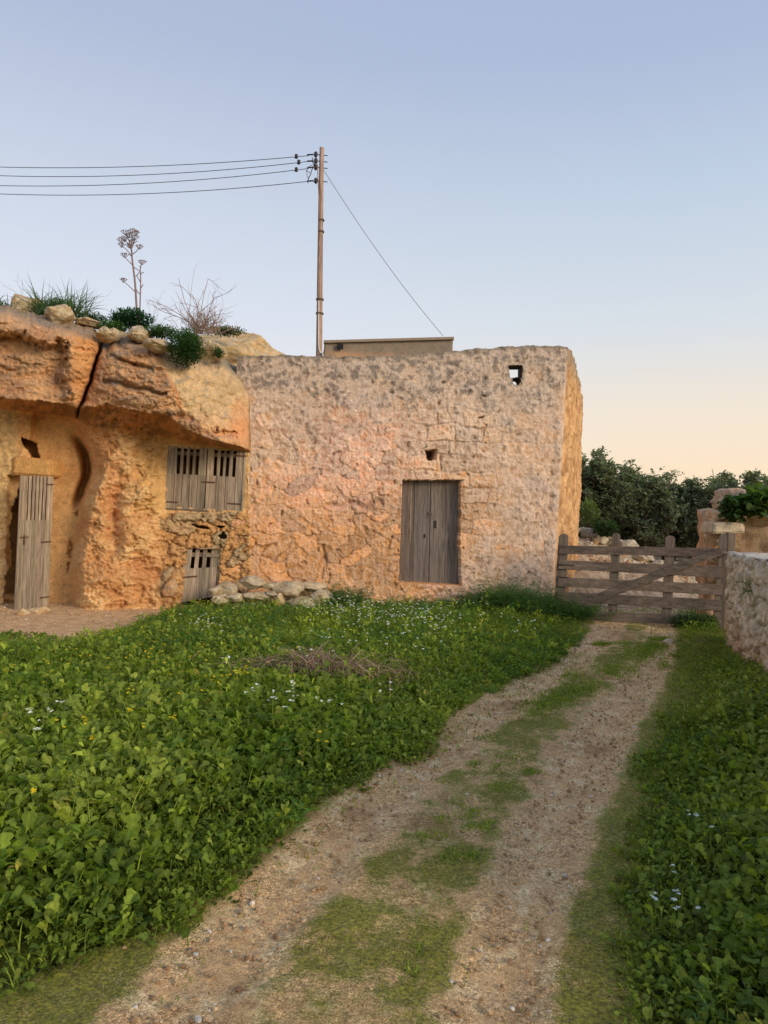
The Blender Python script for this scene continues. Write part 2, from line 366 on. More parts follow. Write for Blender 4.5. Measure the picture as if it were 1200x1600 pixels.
# roofline height by s
kx = [SZ(a, b)[0] for a, b in zip(*TOP)]; kz = [SZ(a, b)[1] for a, b in zip(*TOP)]
ztop = np.interp(sv, kx, kz) + .022 * pn(P3(sv * 3.1, sv * 0 + .5), 3) + .014 * pn(P3(sv * 13, sv * 0 + .5), 4)
Sg = np.tile(sv, (nz_, 1)); Zg = -.25 + (ztop[None] + .25) * tz[:, None]
base = np.stack([Sg * math.cos(TH), 12 + Sg * math.sin(TH), Zg], -1)
# the right corner leans out a little at the foot as in the photo
corner_in = ss(Sg, sRt - .5, sRt)
base[..., 0] += corner_in * .10 * (1 - ss(Zg, 0, 4.4)) * -1.0
px, py = PX(base)
pw = P3(Sg, Zg)
wob = np.stack([fbm(pw * 2.2, 4, 70), fbm(pw * 2.2 + 31, 4, 73)], -1) * .42
cz = np.stack([Sg / .30, Zg / .235], -1)
f1, f2, idn = voro(cz + wob * 2.2, 1, .8); joint = 1 - ss(f2 - f1 + .10 * fbm(pw * 9, 3, 71), .0, .20)
row = np.floor((Zg + wob[..., 1] * .25) / .255); bx = (Sg + wob[..., 0] * .25) / .46 + .5 * (row % 2) + _rv[(row.astype(int) * 7) & 255, 0]
bf = np.minimum(np.abs(bx - np.round(bx)) * .46, np.abs((Zg + wob[..., 1] * .25) / .255 - row - .5 + .0 - np.round((Zg + wob[..., 1] * .25) / .255 - row - .5)) * 0 + 1)
fz = (Zg + wob[..., 1] * .25) / .255 - row; bfz = np.minimum(fz, 1 - fz) * .255; fx = bx - np.floor(bx); bfx = np.minimum(fx, 1 - fx) * .46
bj = 1 - ss(np.minimum(bfz, bfx), .0, .028); bid = _rv[(row.astype(int) * 31 + np.floor(bx).astype(int) * 57) & 255, 3]
big = fbm(pw * .75, 4, 80); med = fbm(pw * 3.2, 4, 84); fin = fbm(pw * 14, 4, 88); rg = ridg(pw * 6.5, 4, 90)
rg2 = ridg(pw * 15, 3, 95); rg3 = ridg(pw * 34, 2, 98)
# zones
ash = ss(px + 30 * med, 600, 640) * ss(805 + 60 * big - py * 1.0, -140, 20)     # squared blocks, upper right
ash = np.clip(ash, 0, 1)
bare = np.clip(ss(py + 90 * big + 50 * med, 640, 720) * (1 - .75 * ss(px, 720, 800)) + .9 * np.exp(-((px - 700) / 80) ** 2 - ((py - 660) / 75) ** 2), 0, 1)   # plaster has gone
plaster = ss(med + .6 * big + .25 * fin, .02, .22) * (1 - .65 * bare)
stone_id = np.where(ash > .5, bid, idn); J = np.where(ash > .5, bj, joint)
jm = ss(fbm(pw * 1.5, 3, 97) + .25 * fin, -.12, .30); J = J * (.3 + .7 * jm) * np.where(ash > .5, .5 + .5 * bare, 1.)
d = .034 * big + .024 * med - .026 * J * (.15 + .85 * bare) * (1 - .8 * plaster) + .012 * (stone_id - .5) * (.3 + bare)
d += .014 * rg * (.3 + 1.1 * bare) + .009 * rg2 * (.35 + 1.1 * bare) + .010 * fin + .012 * plaster + .006 * rg3
pits = ss(pn(pw * 10, 99) + .4 * fin, .50, .66); d -= .024 * pits * (.35 + .65 * bare)
crk = np.exp(-((py - (790 + 40 * pn(P3(Sg * 2.5, Zg * 0), 7))) / 4.0) ** 2) * (px > 505) * (px < 600) * .05
crk += np.exp(-((px - (505 + 12 * pn(P3(Zg * 3, Zg * 0), 8))) / 2.6) ** 2) * (py > 850) * (py < 905) * .05
d -= crk
# a lower, rougher foot
d += .05 * (1 - ss(Zg, .1, .7)) + .02 * med * (1 - ss(Zg, .1, .8))
# openings
wpx = px + 3.0 * med + 2.5 * fin; wpy = py + 2.2 * fin
indoor = inpoly(px + 2.6 * med * (np.abs(px - 672) > 20), py + 1.2 * fin, DOOR)
hole = inpoly(wpx, wpy, [(664, 703), (682, 702), (681, 719), (668, 719)])
slit = inpoly(wpx, wpy, [(752, 617), (760, 616), (760, 620), (753, 620)]) | inpoly(wpx, wpy, [(745, 652), (757, 650), (757, 653), (748, 655)])
d = np.where(indoor, -.30, d); d = np.where(hole, -.55, d); d = np.where(slit, -.1, d)
edge = ss(Sg, sRt - .06, sRt); d = d * (1 - edge) - .035 * edge + .012 * med * edge
V = base + d[..., None] * NF
# colours
A_or = lin(190, 140, 92); A_pk = lin(196, 150, 128); A_gr = lin(168, 152, 136); A_pl = lin(208, 184, 162); A_dk = lin(114, 104, 96); A_tan = lin(190, 154, 122)
lowl = ss(py + 70 * big + 40 * med, 690, 830) * (1 - ss(px + 60 * big, 700, 800))
c = mixc(A_tan, A_or, lowl)
pink = np.exp(-((px - 560) / 75) ** 2 - ((py - 690) / 90) ** 2) * 1.1 + .5 * ss(big + med, .1, .5) + .5 * ss(px, 820, 880) * ss(med, -.1, .3)
c = mixc(c, A_pk, np.clip(pink, 0, .85))
c = mixc(c, mixc(A_pl, A_pk, .35 + .0 * px), plaster * .60 * (1 - .6 * lowl))
c = mixc(c, A_gr, np.clip(ss(650 - py + 90 * big + 55 * med, -30, 80) * .78 + .62 * ss(px, 640, 800) * ss(med + big, -.35, .25), 0, .88))
c = c * (1 + .5 * (stone_id - .5) * (.3 + .6 * bare))[..., None]
c = mixc(c, c * np.array([1.10, .97, .80]), ss(stone_id, .55, .9) * .7); c = mixc(c, c * np.array([.95, .98, 1.04]), ss(-stone_id, -.35, -.1) * .6)
c = c * (1 + .22 * med + .16 * fin)[..., None]
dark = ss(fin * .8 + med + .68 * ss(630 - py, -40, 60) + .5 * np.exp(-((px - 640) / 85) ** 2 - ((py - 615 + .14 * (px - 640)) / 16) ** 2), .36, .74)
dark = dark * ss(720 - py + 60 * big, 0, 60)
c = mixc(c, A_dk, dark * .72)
stk = np.exp(-((px - 487 + 9 * med) / 15) ** 2) * (py > 560) * (1 - ss(py, 660, 760)) + .8 * np.exp(-((px - 462) / 8) ** 2) * ss(py, 560, 600) * (1 - ss(py, 680, 740))
c = mixc(c, A_dk * 1.1, np.clip(stk * ss(fin + .5 * med, -.25, .3), 0, .6))
pale = ss(rg - .35 * med + .2 * big, .25, .62); c = mixc(c, A_pl * 1.12, pale * .55 * (1 - .55 * lowl))
c = c * (1 + .30 * np.clip(rg3 + .8 * rg2 - .2, -1, 1) * (.6 + .4 * bare))[..., None] * (1 - .22 * ss(-rg2 - .3 * rg, -.1, .4))[..., None]
c = c * (1 - .34 * J * (.2 + .8 * bare) * (1 - .6 * plaster))[..., None] * (1 - .4 * pits[..., None]) * (1 - 4 * crk[..., None].clip(0, .16))
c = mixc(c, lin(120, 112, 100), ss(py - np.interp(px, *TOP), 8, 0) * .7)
c = np.where((indoor | hole)[..., None], c * .45, c)  # doorway and hole colour darkened to carry the shade inside them
# parapet: go over the top and down behind
thick = .34; nb = 60
capv = []; capc = []
for k in range(1, 6):
    q = V[-1] + np.array([0, thick * k / 5., 0]) ; q[:, 2] += .012 * fbm(q * 9, 3, 5) - .01 * (k == 5); capv.append(q); capc.append(mixc(c[-1], np.tile(lin(128, 120, 108), (ns_, 1)), np.full(ns_, .6)))
for k in range(1, nb + 1):
    q = V[-1] + np.array([0, thick, 0]); q[:, 2] = q[:, 2] - .02 - (q[:, 2] - 3.42) * k / nb; capv.append(q); capc.append(c[-1] * .9)
VV = np.concatenate([V, np.array(capv)]); CC = np.concatenate([c, np.array(capc)])
sq = [SZ(a, b) for a, b in ((794.5, 571), (815.5, 571), (815, 590.5), (797, 590))]
cc = SZ(807, 595.5); rc = .068
circ = [(cc[0] + rc * math.cos(a), cc[1] + rc * math.sin(a)) for a in np.linspace(0, 2 * math.pi, 14, endpoint=False)]
Sall = np.concatenate([Sg, np.tile(sv, (nb + 5, 1))]); Zall = VV[..., 2]
hm = inpoly(Sall, Zall, sq) | inpoly(Sall, Zall, circ)
hm[nz_:nz_ + 5] = False
build = empty('stone_building', (.3, 12.6, 0)); tag(build, 'old flat-roofed rubble stone building with a wooden double door beside the rock cliff', 'building')
m = ~(hm[:-1, :-1] | hm[1:, 1:])
pxx, pyy = PX(base); cut = (pxx < 386.5) & (pyy > 690) & (pyy < 806); m[:nz_] &= ~cut[:, :-1][:nz_]
q = gridq(nz_ + nb + 5, ns_, m)
v_, q_, c_ = compact(VV, q, CC)
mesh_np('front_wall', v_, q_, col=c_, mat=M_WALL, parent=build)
mb = MB()
for poly in (sq, circ):
    n = len(poly); r1 = []; r2 = []
    for s_, z_ in poly:
        b0 = np.array([s_ * math.cos(TH), 12 + s_ * math.sin(TH), z_]); r1.append(b0 + NF * -.002); r2.append(b0 + [0, thick + .03, 0])
    mb.add(np.array(r1 + r2), [[i, (i + 1) % n, n + (i + 1) % n, n + i] for i in range(n)], col=lin(120, 104, 88))
mb.build('parapet_opening', M_WALL, build)
# side wall (right), roof, left and rear walls
n1, n2 = 150, 220
t = np.linspace(0, 1, n1); B0 = V[:, -1]                            # corner edge of the front wall
zt = np.linspace(0, 1, nz_)
ids = np.linspace(0, nz_ - 1, n2).astype(int); e = B0[ids]
ztC = 4.20
T, E = np.meshgrid(t, np.arange(n2))
sx = e[E, 0] + (B_C[0] - e[E, 0]) * T; sy = e[E, 1] + (B_C[1] - e[E, 1]) * T; sz = e[E, 2]
frac = (sz + .25) / (e[-1, 2] + .25); htop = e[-1, 2] + (ztC - e[-1, 2]) * T + .05 * pn(P3(T * 9, T * 0), 12) * ss(T, 0, .1)
sz = -.25 + frac * (htop + .25)
nS = np.array([.955, -.296, 0]); pp = np.stack([sx, sy, sz], -1)
amt = ss(T, 0, .04)
dd = (.07 * fbm(pp * np.array([1.2, 1.2, 1.0]), 4, 110) + .045 * ridg(pp * 3.0, 4, 112) + .02 * fbm(pp * 12, 3, 114)) * amt + .05 * amt * np.sin(np.pi * T)
pp = pp + dd[..., None] * nS
f1, f2, idn2 = voro(np.stack([T * 14, sz / .26], -1) + .35 * np.stack([fbm(pp * 2, 2, 1), fbm(pp * 2, 2, 2)], -1), 2, .8)
jn = 1 - ss(f2 - f1, 0, .16)
cs = mixc(lin(214, 170, 118), lin(186, 138, 92), ss(fbm(pp * 3, 4, 120), -.2, .3)); cs = cs * (1 + .3 * (idn2 - .5))[..., None] * (1 - .35 * jn)[..., None]
cs = mixc(cs, lin(150, 138, 122), ss(sz, 4.0, 4.35) * .7)
pp = pp - (.03 * jn * amt)[..., None] * nS
mesh_np('side_wall', pp, gridq(n2, n1), col=cs, mat=M_WALL, parent=build)
mb = MB()
PL = V[0, 0]; back = np.array([-2.3, 17.4]); cr_ = pp[-1, -1]
tc_ = lin(150, 136, 116)
mb.add([[PL[0], PL[1] + .2, 3.45], [B0[-1, 0], B0[-1, 1] + .2, 3.45], [B_C[0] - .1, B_C[1], 3.45], [back[0], back[1], 3.45]], [[0, 1, 2, 3]], col=tc_)
mb.build('roof', M_WALL, build)
mb = MB()
def wallstrip(a, b, z0, z1, th, col):
    a = np.array(a, float); b = np.array(b, float); d_ = (b - a) / np.linalg.norm(b - a); nn = np.array([-d_[1], d_[0]]) * th
    p = [(*a, z1), (*b, z1), (*b, z0), (*a, z0)]; p2 = [(*(a + nn), z1), (*(b + nn), z1), (*(b + nn), z0), (*(a + nn), z0)]
    mb.hexa(np.array(p + p2), col)
wallstrip((B_C[0] - .04, B_C[1] + .02), back, -.2, 4.1, .3, tc_); wallstrip(back, (PL[0] + .05, PL[1] + .5), -.2, 3.9, .3, tc_)
# coping of the side wall
wallstrip((B0[-1, 0] - .02, B0[-1, 1] + .36), (B_C[0] - .06, B_C[1] - .05), 3.4, 4.08, .28, tc_)
mb.build('rear_wall', M_WALL, build)

def quad_pts(c4, off):
    """pixel corners tl,tr,br,bl on the facade plane moved 'off' metres outwards"""
    return np.array([W(a, b, planeD(a, b)) + NF * off for a, b in c4])
def bil(Q, u, v): return (Q[0] * (1 - u) + Q[1] * u) * (1 - v) + (Q[3] * (1 - u) + Q[2] * u) * v
def board(mb, Q, u0, u1, v0, v1, off0, off1, col, nrm=NF, taper=0.):
    f = np.array([bil(Q, u0, v0), bil(Q, u1, v0), bil(Q, u1, v1), bil(Q, u0, v1)])
    mb.hexa(np.vstack([f + nrm * off1, f + nrm * off0]), col)
GREY = lin(128, 118, 108)
def gtone(base, k=.15): return base * (1 + (random.random() - .5) * 2 * k) * np.array([1 + (random.random() - .5) * .08, 1, 1 + (random.random() - .5) * .08])
# double door
droot = empty('door', W(672, 912, planeD(672, 912))); droot.parent = build; droot.matrix_parent_inverse = Matrix.Translation(build.location).inverted()
QD = quad_pts([(624, 746), (724, 746), (722, 917), (619.5, 912)], -.17)
DG = lin(112, 100, 93)
def addc(ob, root):
    ob.parent = root; ob.matrix_parent_inverse = Matrix.Identity(4)
def reparent(ob, root, rootworld):
    ob.parent = root; ob.matrix_parent_inverse = Matrix.Translation(Vector([float(a) for a in rootworld])).inverted()
DW = W(672, 912, planeD(672, 912))
for (a, b) in ((0.0, .515), (.521, 1.0)):
    mb = MB(); w_ = b - a; cuts = [a, a + w_ * .5 if a > .1 else a + w_ * .52, b]
    for i in range(2):
        board(mb, QD, cuts[i] + .003, cuts[i + 1] - .003, .0, 1.0, -.03, random.uniform(-.004, .004), gtone(DG, .14))
    lf = mb.build('door_leaf', M_WOODV, None); reparent(lf, droot, DW)
for a_, c_k in (((.205, .222, .14, .62), lin(128, 110, 92)), ((.775, .787, .1, .42), lin(104, 94, 84))):
    mb = MB(); board(mb, QD, *a_, .002, .006, c_k); lf = mb.build('cover_strip', M_WOODV, None); reparent(lf, droot, DW)
mb = MB(); c0 = bil(QD, .515, .345) + NF * .02
mb.tube([c0 + np.array([.026 * math.cos(a), -.004, .03 * math.sin(a)]) for a in np.linspace(0, 2 * math.pi, 12)], .004, 6, lin(130, 110, 96), False)
board(mb, QD, .49, .54, .325, .345, .0, .02, lin(96, 84, 76))
lf = mb.build('door_handle', M_IRON, None); reparent(lf, droot, DW)
for a_, c_k in (((.425, .45, .53, .565), lin(30, 26, 24)), ((.585, .62, .40, .47), lin(52, 44, 40))):
    mb = MB(); board(mb, QD, *a_, 0, .009, c_k); lf = mb.build('keyhole_knot_patch', M_IRON, None); reparent(lf, droot, DW)  # dark patches: a keyhole's darkness put into colour, and a wood knot
mb = MB(); QS = quad_pts([(623, 909), (721, 914), (723, 921), (619, 917)], 0)
n = 40; pts = []; 
uu = np.linspace(0, 1, n)
prof = [(-.30, 0), (.0, 0), (.035, .25), (.03, 1.2)]
vv = np.array([[bil(QS, u, b) + NF * a + np.array([0, 0, .01 * pn(np.array([u * 9., a * 8, 0.]), 3)]) for u in uu] for a, b in prof])
mb.add(vv, gridq(4, n)[:, ::-1], col=lin(190, 138, 92))
lf = mb.build('door_sill', M_WALL, build, True)

# ================================================================== REAR BUILDING
rear = empty('rear_building', (0, 18.5, 0)); tag(rear, 'low tan stone structure with a flat dark coping rising behind the roof beside the pole', 'building')
a0 = W(507, 532.5, 17.6); a1 = W(708, 527, 17.9)
def rough_slab(name, x0, y0, x1, y1, z0, zt0, zt1, dep, colf, amp, parent, res=.045, mat=M_WALL, topn=0.):
    """upright wall block with a displaced front, top and ends"""
    Ln = math.hypot(x1 - x0, y1 - y0); dx = np.array([(x1 - x0) / Ln, (y1 - y0) / Ln, 0]); nrm = np.array([dx[1], -dx[0], 0.])
    prof = []; nsn = max(3, int(dep / res)); 
    nu = max(4, int(Ln / res)) + 1; nz = max(4, int((max(zt0, zt1) - z0) / res)) + 1
    # column path: left end (back->front), front, right end (front->back)
    path = [(0, dep * (1 - k / nsn)) for k in range(nsn)] + [(Ln * k / (nu - 1), 0.) for k in range(nu)] + [(Ln, dep * k / nsn) for k in range(1, nsn + 1)]
    pa = np.array(path); nc = len(pa)
    zz = np.linspace(0, 1, nz)[:, None]; top = zt0 + (zt1 - zt0) * pa[:, 0] / Ln + topn * (pn(P3(pa[:, 0] * 2.6, pa[:, 1]), 41) + .6 * pn(P3(pa[:, 0] * 7, pa[:, 1] * 3), 42))
    V_ = np.zeros((nz, nc, 3)); V_[..., 0] = x0 + pa[:, 0] * dx[0] + pa[:, 1] * -nrm[0]; V_[..., 1] = y0 + pa[:, 0] * dx[1] + pa[:, 1] * -nrm[1]
    V_[..., 2] = z0 + zz * (top - z0)
    nr = np.zeros((nc, 3)); nr[:nsn] = -dx; nr[nsn:nsn + nu] = nrm; nr[nsn + nu:] = dx; nr[nsn] = (nrm - dx) * .7; nr[nsn + nu - 1] = (nrm + dx) * .7
    dd = amp(V_); V_ = V_ + dd[..., None] * nr[None]
    rows = [V_]; cen = np.array([(x0 + x1) / 2 - nrm[0] * dep / 2, (y0 + y1) / 2 - nrm[1] * dep / 2, 0])
    mid = np.array([x0 - nrm[0] * dep / 2, y0 - nrm[1] * dep / 2, 0.])
    lastr = V_[-1]; along = np.clip(((lastr - mid) @ dx), dep * .45, Ln - dep * .45)
    for k in (.12, .3, .5, .75, 1.):
        tgt = mid + along[:, None] * dx; r = lastr.copy(); r[:, :2] = lastr[:, :2] * (1 - k) + tgt[:, :2] * k
        r[:, 2] = lastr[:, 2] + .02 * math.sin(k * 1.5) + .25 * amp(r[None] * 1.0)[0] * ss(np.array(k), 0, .3); rows.append(r[None])
    V_ = np.concatenate(rows); c_ = colf(V_)
    return mesh_np(name, V_, gridq(V_.shape[0], nc), col=c_, mat=mat, parent=parent)
def rc_col(V_):
    c_ = mixc(lin(196, 152, 112), lin(170, 140, 110), ss(fbm(V_ * 2.5, 4, 130), -.2, .3)); c_ = mixc(c_, lin(132, 122, 108), ss(V_[..., 2], 5.28, 5.48) * .85)
    return mixc(c_, lin(120, 108, 96), ss(fbm(V_ * 7, 4, 131), .15, .5) * .6)
wl = rough_slab('wall', a0[0], 17.6, a1[0], 17.9, 3.0, a0[2], a1[2], 3.0, rc_col, lambda v: .018 * fbm(v * 5, 4, 132), rear, .05)
mb = MB()
p0 = W(507, 532, 17.55); p1 = W(708, 526.5, 17.85); 
mb.hexa([p0 + [-.02, -.03, .0], p1 + [.02, -.03, .0], p1 + [.02, -.03, -.06], p0 + [-.02, -.03, -.06], p0 + [-.03, 3.0, .0], p1 + [.03, 3.0, .0], p1 + [.03, 3., -.07], p0 + [-.03, 3., -.07]], lin(150, 134, 114))
mb.build('coping', M_WALL, rear)
mb = MB(); h0 = W(526.5, 537.5, 17.56)
mb.hexa([h0 + [0, -.012, 0], h0 + [.15, -.012, 0], h0 + [.15, -.012, -.12], h0 + [0, -.012, -.12], h0 + [0, .02, 0], h0 + [.15, .02, 0], h0 + [.15, .02, -.12], h0 + [0, .02, -.12]], lin(34, 32, 34))
mb.build('dark_window_patch', M_IRON, rear); adopt(rear)  # flat dark panel standing in for the shade of a window recess

# ================================================================== CAVE DWELLING (cliff)
cave = empty('cave_dwelling', (-4.6, 11.6, 0)); tag(cave, 'cave dwelling of orange limestone with huge overhanging rock slabs and weathered wooden doors', 'cave house')
nr_ = 350; nc_ = 430
pxv = np.linspace(-250, 402, nc_)
topv = np.interp(pxv, [-250, 0, 40, 100, 145, 158, 166, 176, 200, 260, 330, 350, 375, 390, 402], [470, 476, 486, 501, 512, 522, 536, 526, 522, 541, 556, 560, 577, 600, 640])
topv = topv + 3.5 * pn(P3(pxv / 22., pxv * 0), 5) + 1.8 * pn(P3(pxv / 7., pxv * 0), 6)
Pxg = np.tile(pxv, (nr_, 1)); Pyg = topv[None] + (982 - topv[None]) * (np.linspace(0, 1, nr_)[:, None] ** .97)
px, py = Pxg, Pyg
q0 = Wa(px, py, planeD(px, py))
big = fbm(q0 * np.array([.8, .8, .9]), 4, 200); med = fbm(q0 * 2.6, 4, 204); fin = fbm(q0 * 11, 4, 208)
strat = fbm(q0 * np.array([2.2, 2.2, 7.5]) + med[..., None] * .8, 4, 212); rg = ridg(q0 * np.array([3.5, 3.5, 7]) + med[..., None], 4, 216); rgf = ridg(q0 * 13, 3, 219)
lip = np.interp(px, [-250, 0, 54, 104, 121, 140, 167, 200, 233, 267, 287, 317, 345, 375, 402], [612, 620, 626, 632, 640, 634, 630, 638, 645, 650, 669, 682, 690, 698, 704]) + 5 * med + 3 * fin
inner = np.interp(px, [-250, 0, 60, 119, 146, 250, 317, 360, 402], [634, 642, 650, 658, 674, 692, 698, 702, 706]) + 1.5 * med
inner = np.maximum(inner, lip + 3)
xc = np.interp(py, [515, 560, 600, 640, 656], [168, 151, 139, 123, 119]) + 3 * pn(P3(py / 14., py * 0), 9)
left = px < xc
# slab relief
rimL = 518 + .16 * px; rec = ss(py - rimL - 26 * med - 8 * fin + .0022 * (px - 40) ** 2 * 0, 0, 14) * ss(108 + .09 * (py - 560) - px - 22 * med - 10 * fin, 0, 16) * (1 - .75 * ss(py, 575, 640))
RL = 1.0 - .34 * rec + .10 * big - .004 * np.clip(px - 116, 0, 60) - .0010 * np.clip(60 - px, 0, 300)
xr = np.interp(py, [520, 545, 580, 640, 690], [236, 246, 258, 285, 345]) + 10 * med + 5 * fin
RRl = .98 - .0013 * np.clip(xr - px, 0, 200) + .05 * big
fr = np.clip((px - xr) / (394 - xr), 0, 1.1)
RRr = .98 + .02 * big - 1.0 * fr ** 1.7
RR = np.where(px < xr, RRl, RRr)
slab = np.where(left, RL, RR) + .16 * np.exp(-((px - 240) / 75) ** 2 - ((py - 612) / 42) ** 2) * ~left + .14 * np.exp(-((px - 40) / 90) ** 2 - ((py - 560) / 50) ** 2) * left - .16 * np.exp(-np.abs(px - xc) / 16.)
ra = np.where(px < xr, 1., .62) * (1 - .6 * ss(px, 360, 395))
sx_ = np.stack([q0[..., 0] / .42, (q0[..., 2] + .18 * q0[..., 0]) / .17], -1) + .9 * np.stack([med, fin * .6], -1); fa, fb, fi = voro(sx_, 9, .9)
slab = slab + ra * (.06 * strat + .05 * rg + .028 * rgf + .026 * fin + .07 * (fi - .5) * ss(fb - fa, 0, .4) - .022 * (1 - ss(fb - fa, 0, .14)))
band = np.exp(-((py - (598 + .25 * (px - 180) + 10 * med)) / 4) ** 2) * (px > 160) * (px < 262) + np.exp(-((py - (558 + .35 * (px - 180) + 8 * med)) / 3) ** 2) * (px > 170) * (px < 240)
slab = slab - .10 * band
tb = np.clip((py - topv[None]) / 34., 0, 1); slab = slab - .70 * (1 - tb) ** 2.0
slab = slab - .55 * np.exp(-((px - xc) / 2.4) ** 2) * ss(660 - py, 0, 12)
for (hx, hy, hr) in ((282, 651, 5), (299, 655, 5), (320, 655, 3), (362, 618, 4)): slab = slab - .07 * np.exp(-((px - hx) / hr) ** 2 - ((py - hy) / (hr * .8)) ** 2)
nt_ = ss(7 - np.abs(py - (671 + .38 * (px - 335)) - 16 * med - 8 * fin) - .012 * (px - 350) ** 2, 0, 5); slab = slab - .16 * nt_
# lower wall relief
xa = sum(np.interp(py + k_, [655, 690, 730, 770, 800, 850, 890, 945, 990], [104, 131, 146, 131, 121, 113, 106, 108, 108]) for k_ in (-20, -14, -8, -3, 3, 8, 14, 20)) / 8 + 2.5 * med
cf = ss(px - xa, 0, 12 - 8 * ss(py, 675, 700) * (1 - ss(py, 785, 810))); rough_col = ss(px - xa, 4, 26) * (1 - ss(px, 238, 262) * ss(800 - py, 0, 20))
wallr = -.24 + .03 * big
wallr = wallr + ss(34 - px + 10 * med + (py > 742) * -14 + (py < 742) * 22, 0, 10) * (.22 + .05 * rg + .04 * fin)      # rubble left of the doorway
colr = .26 - .22 * ss(px, 150, 258) + .15 * med + .10 * rg + .04 * rgf
lump = .26 * np.exp(-((px - 205) / 26) ** 2 - ((py - 838) / 26) ** 2) + .22 * np.exp(-((px - 160) / 38) ** 2 - ((py - 905) / 30) ** 2) + .16 * np.exp(-((px - 235) / 30) ** 2 - ((py - 775) / 30) ** 2) - .22 * np.exp(-((px - 180) / 11) ** 2 - ((py - 810) / 45) ** 2)
colr = colr + lump
smooth_up = ss(775 - py, 0, 60) * ss(175 - px, -10, 40) * .7
colr = colr * (1 - smooth_up) + smooth_up * (.12 + .03 * big)
wr = wallr * (1 - cf) + (colr * rough_col + .06 * (1 - rough_col)) * cf
flat = ss(px, 240, 262) * (1 - ss(py, 800, 812)) ; wr = wr * (1 - flat) + flat * .01
low = ss(px, 235, 268) * ss(py, 796, 806)
f1, f2, idr = voro(np.stack([q0[..., 0] / .30, q0[..., 2] / .19], -1) + 1.0 * np.stack([med, fin * .5], -1), 3, .85); jr = 1 - ss(f2 - f1, 0, .2)
wr = wr * (1 - low) + low * (.03 - .045 * jr + .045 * rg + .035 * fin + .03 * rgf + .04 * (idr - .5) + .08 * ss(py, 890, 940))
wr = wr - .46 * np.exp(-((px - (xa - 6)) / 6.5) ** 2) * ss(py, 670, 710) * (1 - ss(py, 770, 800)) - .12 * np.exp(-((px - (xa - 2)) / 3.5) ** 2) * ss(py, 780, 800) * (py < 900) * ss(fin + med, -.2, .2)
wr = wr + .010 * fin * (cf + .6) + .01 * rgf * cf
# overhang
tt = np.clip((py - lip) / (inner - lip), 0, 1)
lipi = slab; r = np.where(py < lip, slab, slab * (1 - tt ** .8) + wr * tt ** .8)
back_ = ss(px, 388, 400); r = r * (1 - back_) - .12 * back_
# openings
SH = [(262.5, 697.5), (386, 703), (380, 801), (257.5, 793)]; SD = [(290, 853), (349, 856), (344, 930), (279, 942)]
wob_ = 1.6 * fin
isx = lambda poly, g=0: inpoly(px + wob_ * g, py + wob_ * g, poly)
op = isx([(266, 700), (382, 706), (376, 798), (261, 790)]); r = np.where(op, -.55, r)
op2 = isx([(294, 857), (344, 860), (339, 945), (284, 945)]); r = np.where(op2, -.5, r)
dw = inpoly(px + 3.5 * med + 3 * fin, py + 2 * fin, [(34, 748), (79, 748), (73, 950), (6, 952), (9, 905), (16, 880), (13, 830), (19, 790), (31, 762)]); r = np.where(dw, -1.3, r)
ni = isx([(33, 683), (44, 688), (56, 691), (63, 716), (50, 715), (44, 704), (36, 697)], 1.5); r = np.where(ni, -.42, r)
h3 = isx([(340, 836), (350, 832), (356, 840), (346, 843)], 2) | isx([(296, 818), (322, 822), (330, 826), (312, 826)], 2) | isx([(335, 822), (352, 822), (348, 826)], 1); r = np.where(h3, r - .22, r)
D = planeD(px, py) - r
V = Wa(px, py, D)
# colours
O1 = lin(206, 156, 102); O2 = lin(192, 136, 88); YL = lin(222, 182, 128); GRY = lin(158, 144, 124); PLA = lin(212, 166, 108); PAL = lin(214, 180, 134); BR = lin(150, 108, 66)
cw = mixc(O1, YL, ss(med + .4 * fin, -.1, .4)); cw = mixc(cw, O2, ss(-big - .5 * med, .0, .4) * .8)
pinkc = np.exp(-((px - 176) / 16) ** 2 - ((py - 790) / 55) ** 2); cw = mixc(cw, lin(192, 108, 66), pinkc * .35)
cpl = mixc(PLA, lin(196, 146, 92), ss(med, -.2, .4)); cpl = mixc(cpl, lin(222, 176, 116), ss(py, 760, 940) * ss(fin + med, -.3, .4) * .6)
cpl = mixc(cpl, mixc(lin(214, 178, 122), lin(184, 150, 106), ss(fin, -.2, .3)), ss(30 - px, -4, 10))
cW = mixc(cpl, cw, cf)
cW = mixc(cW, lin(214, 174, 112), ss(px, 190, 235) * ss(812 - py, 0, 20) * .6)
cL = mixc(mixc(O1, lin(196, 150, 104), ss(strat, -.1, .3)), lin(120, 92, 70), ss(-rg - .4 * fin, -.05, .5) * .45)
cW = np.where((low > .5)[..., None], mixc(mixc(lin(200, 152, 98), lin(180, 154, 116), ss(idr, .4, .8)), lin(128, 96, 66), jr * .6), cW)
cS = mixc(lin(206, 160, 114), lin(186, 138, 98), ss(med, -.3, .3)); cS = mixc(cS, lin(142, 128, 112), ss(strat + .6 * rg + .2 * fin, .2, .8) * .65 * np.where(left, .6, 1))
cS = mixc(cS, lin(214, 150, 86), ss(px, 100, 125) * left * .6)
cRt = mixc(PAL, lin(190, 160, 118), ss(fin + med, -.2, .4)); cRt = mixc(cRt, lin(150, 140, 122), ss(fin * 1.2 - med, .2, .6) * .6)
orp = ss(1 - np.hypot((px - 252 - (py - 600) * .42) / 24, (py - 615) / 62) - .25 * med, 0, .45) + ss(1 - np.hypot((px - 375) / 20, (py - 655) / 45) - .3 * med, 0, .5) * .35 + .4 * ss(py, 640, 680)
cRt = mixc(cRt, lin(222, 146, 92), np.clip(orp, 0, .7))
cS = np.where((px > xr)[..., None], cRt, cS)
cS = mixc(cS, lin(136, 128, 112), ss(22 - (py - topv[None]) + 10 * med, 0, 14) * .75)
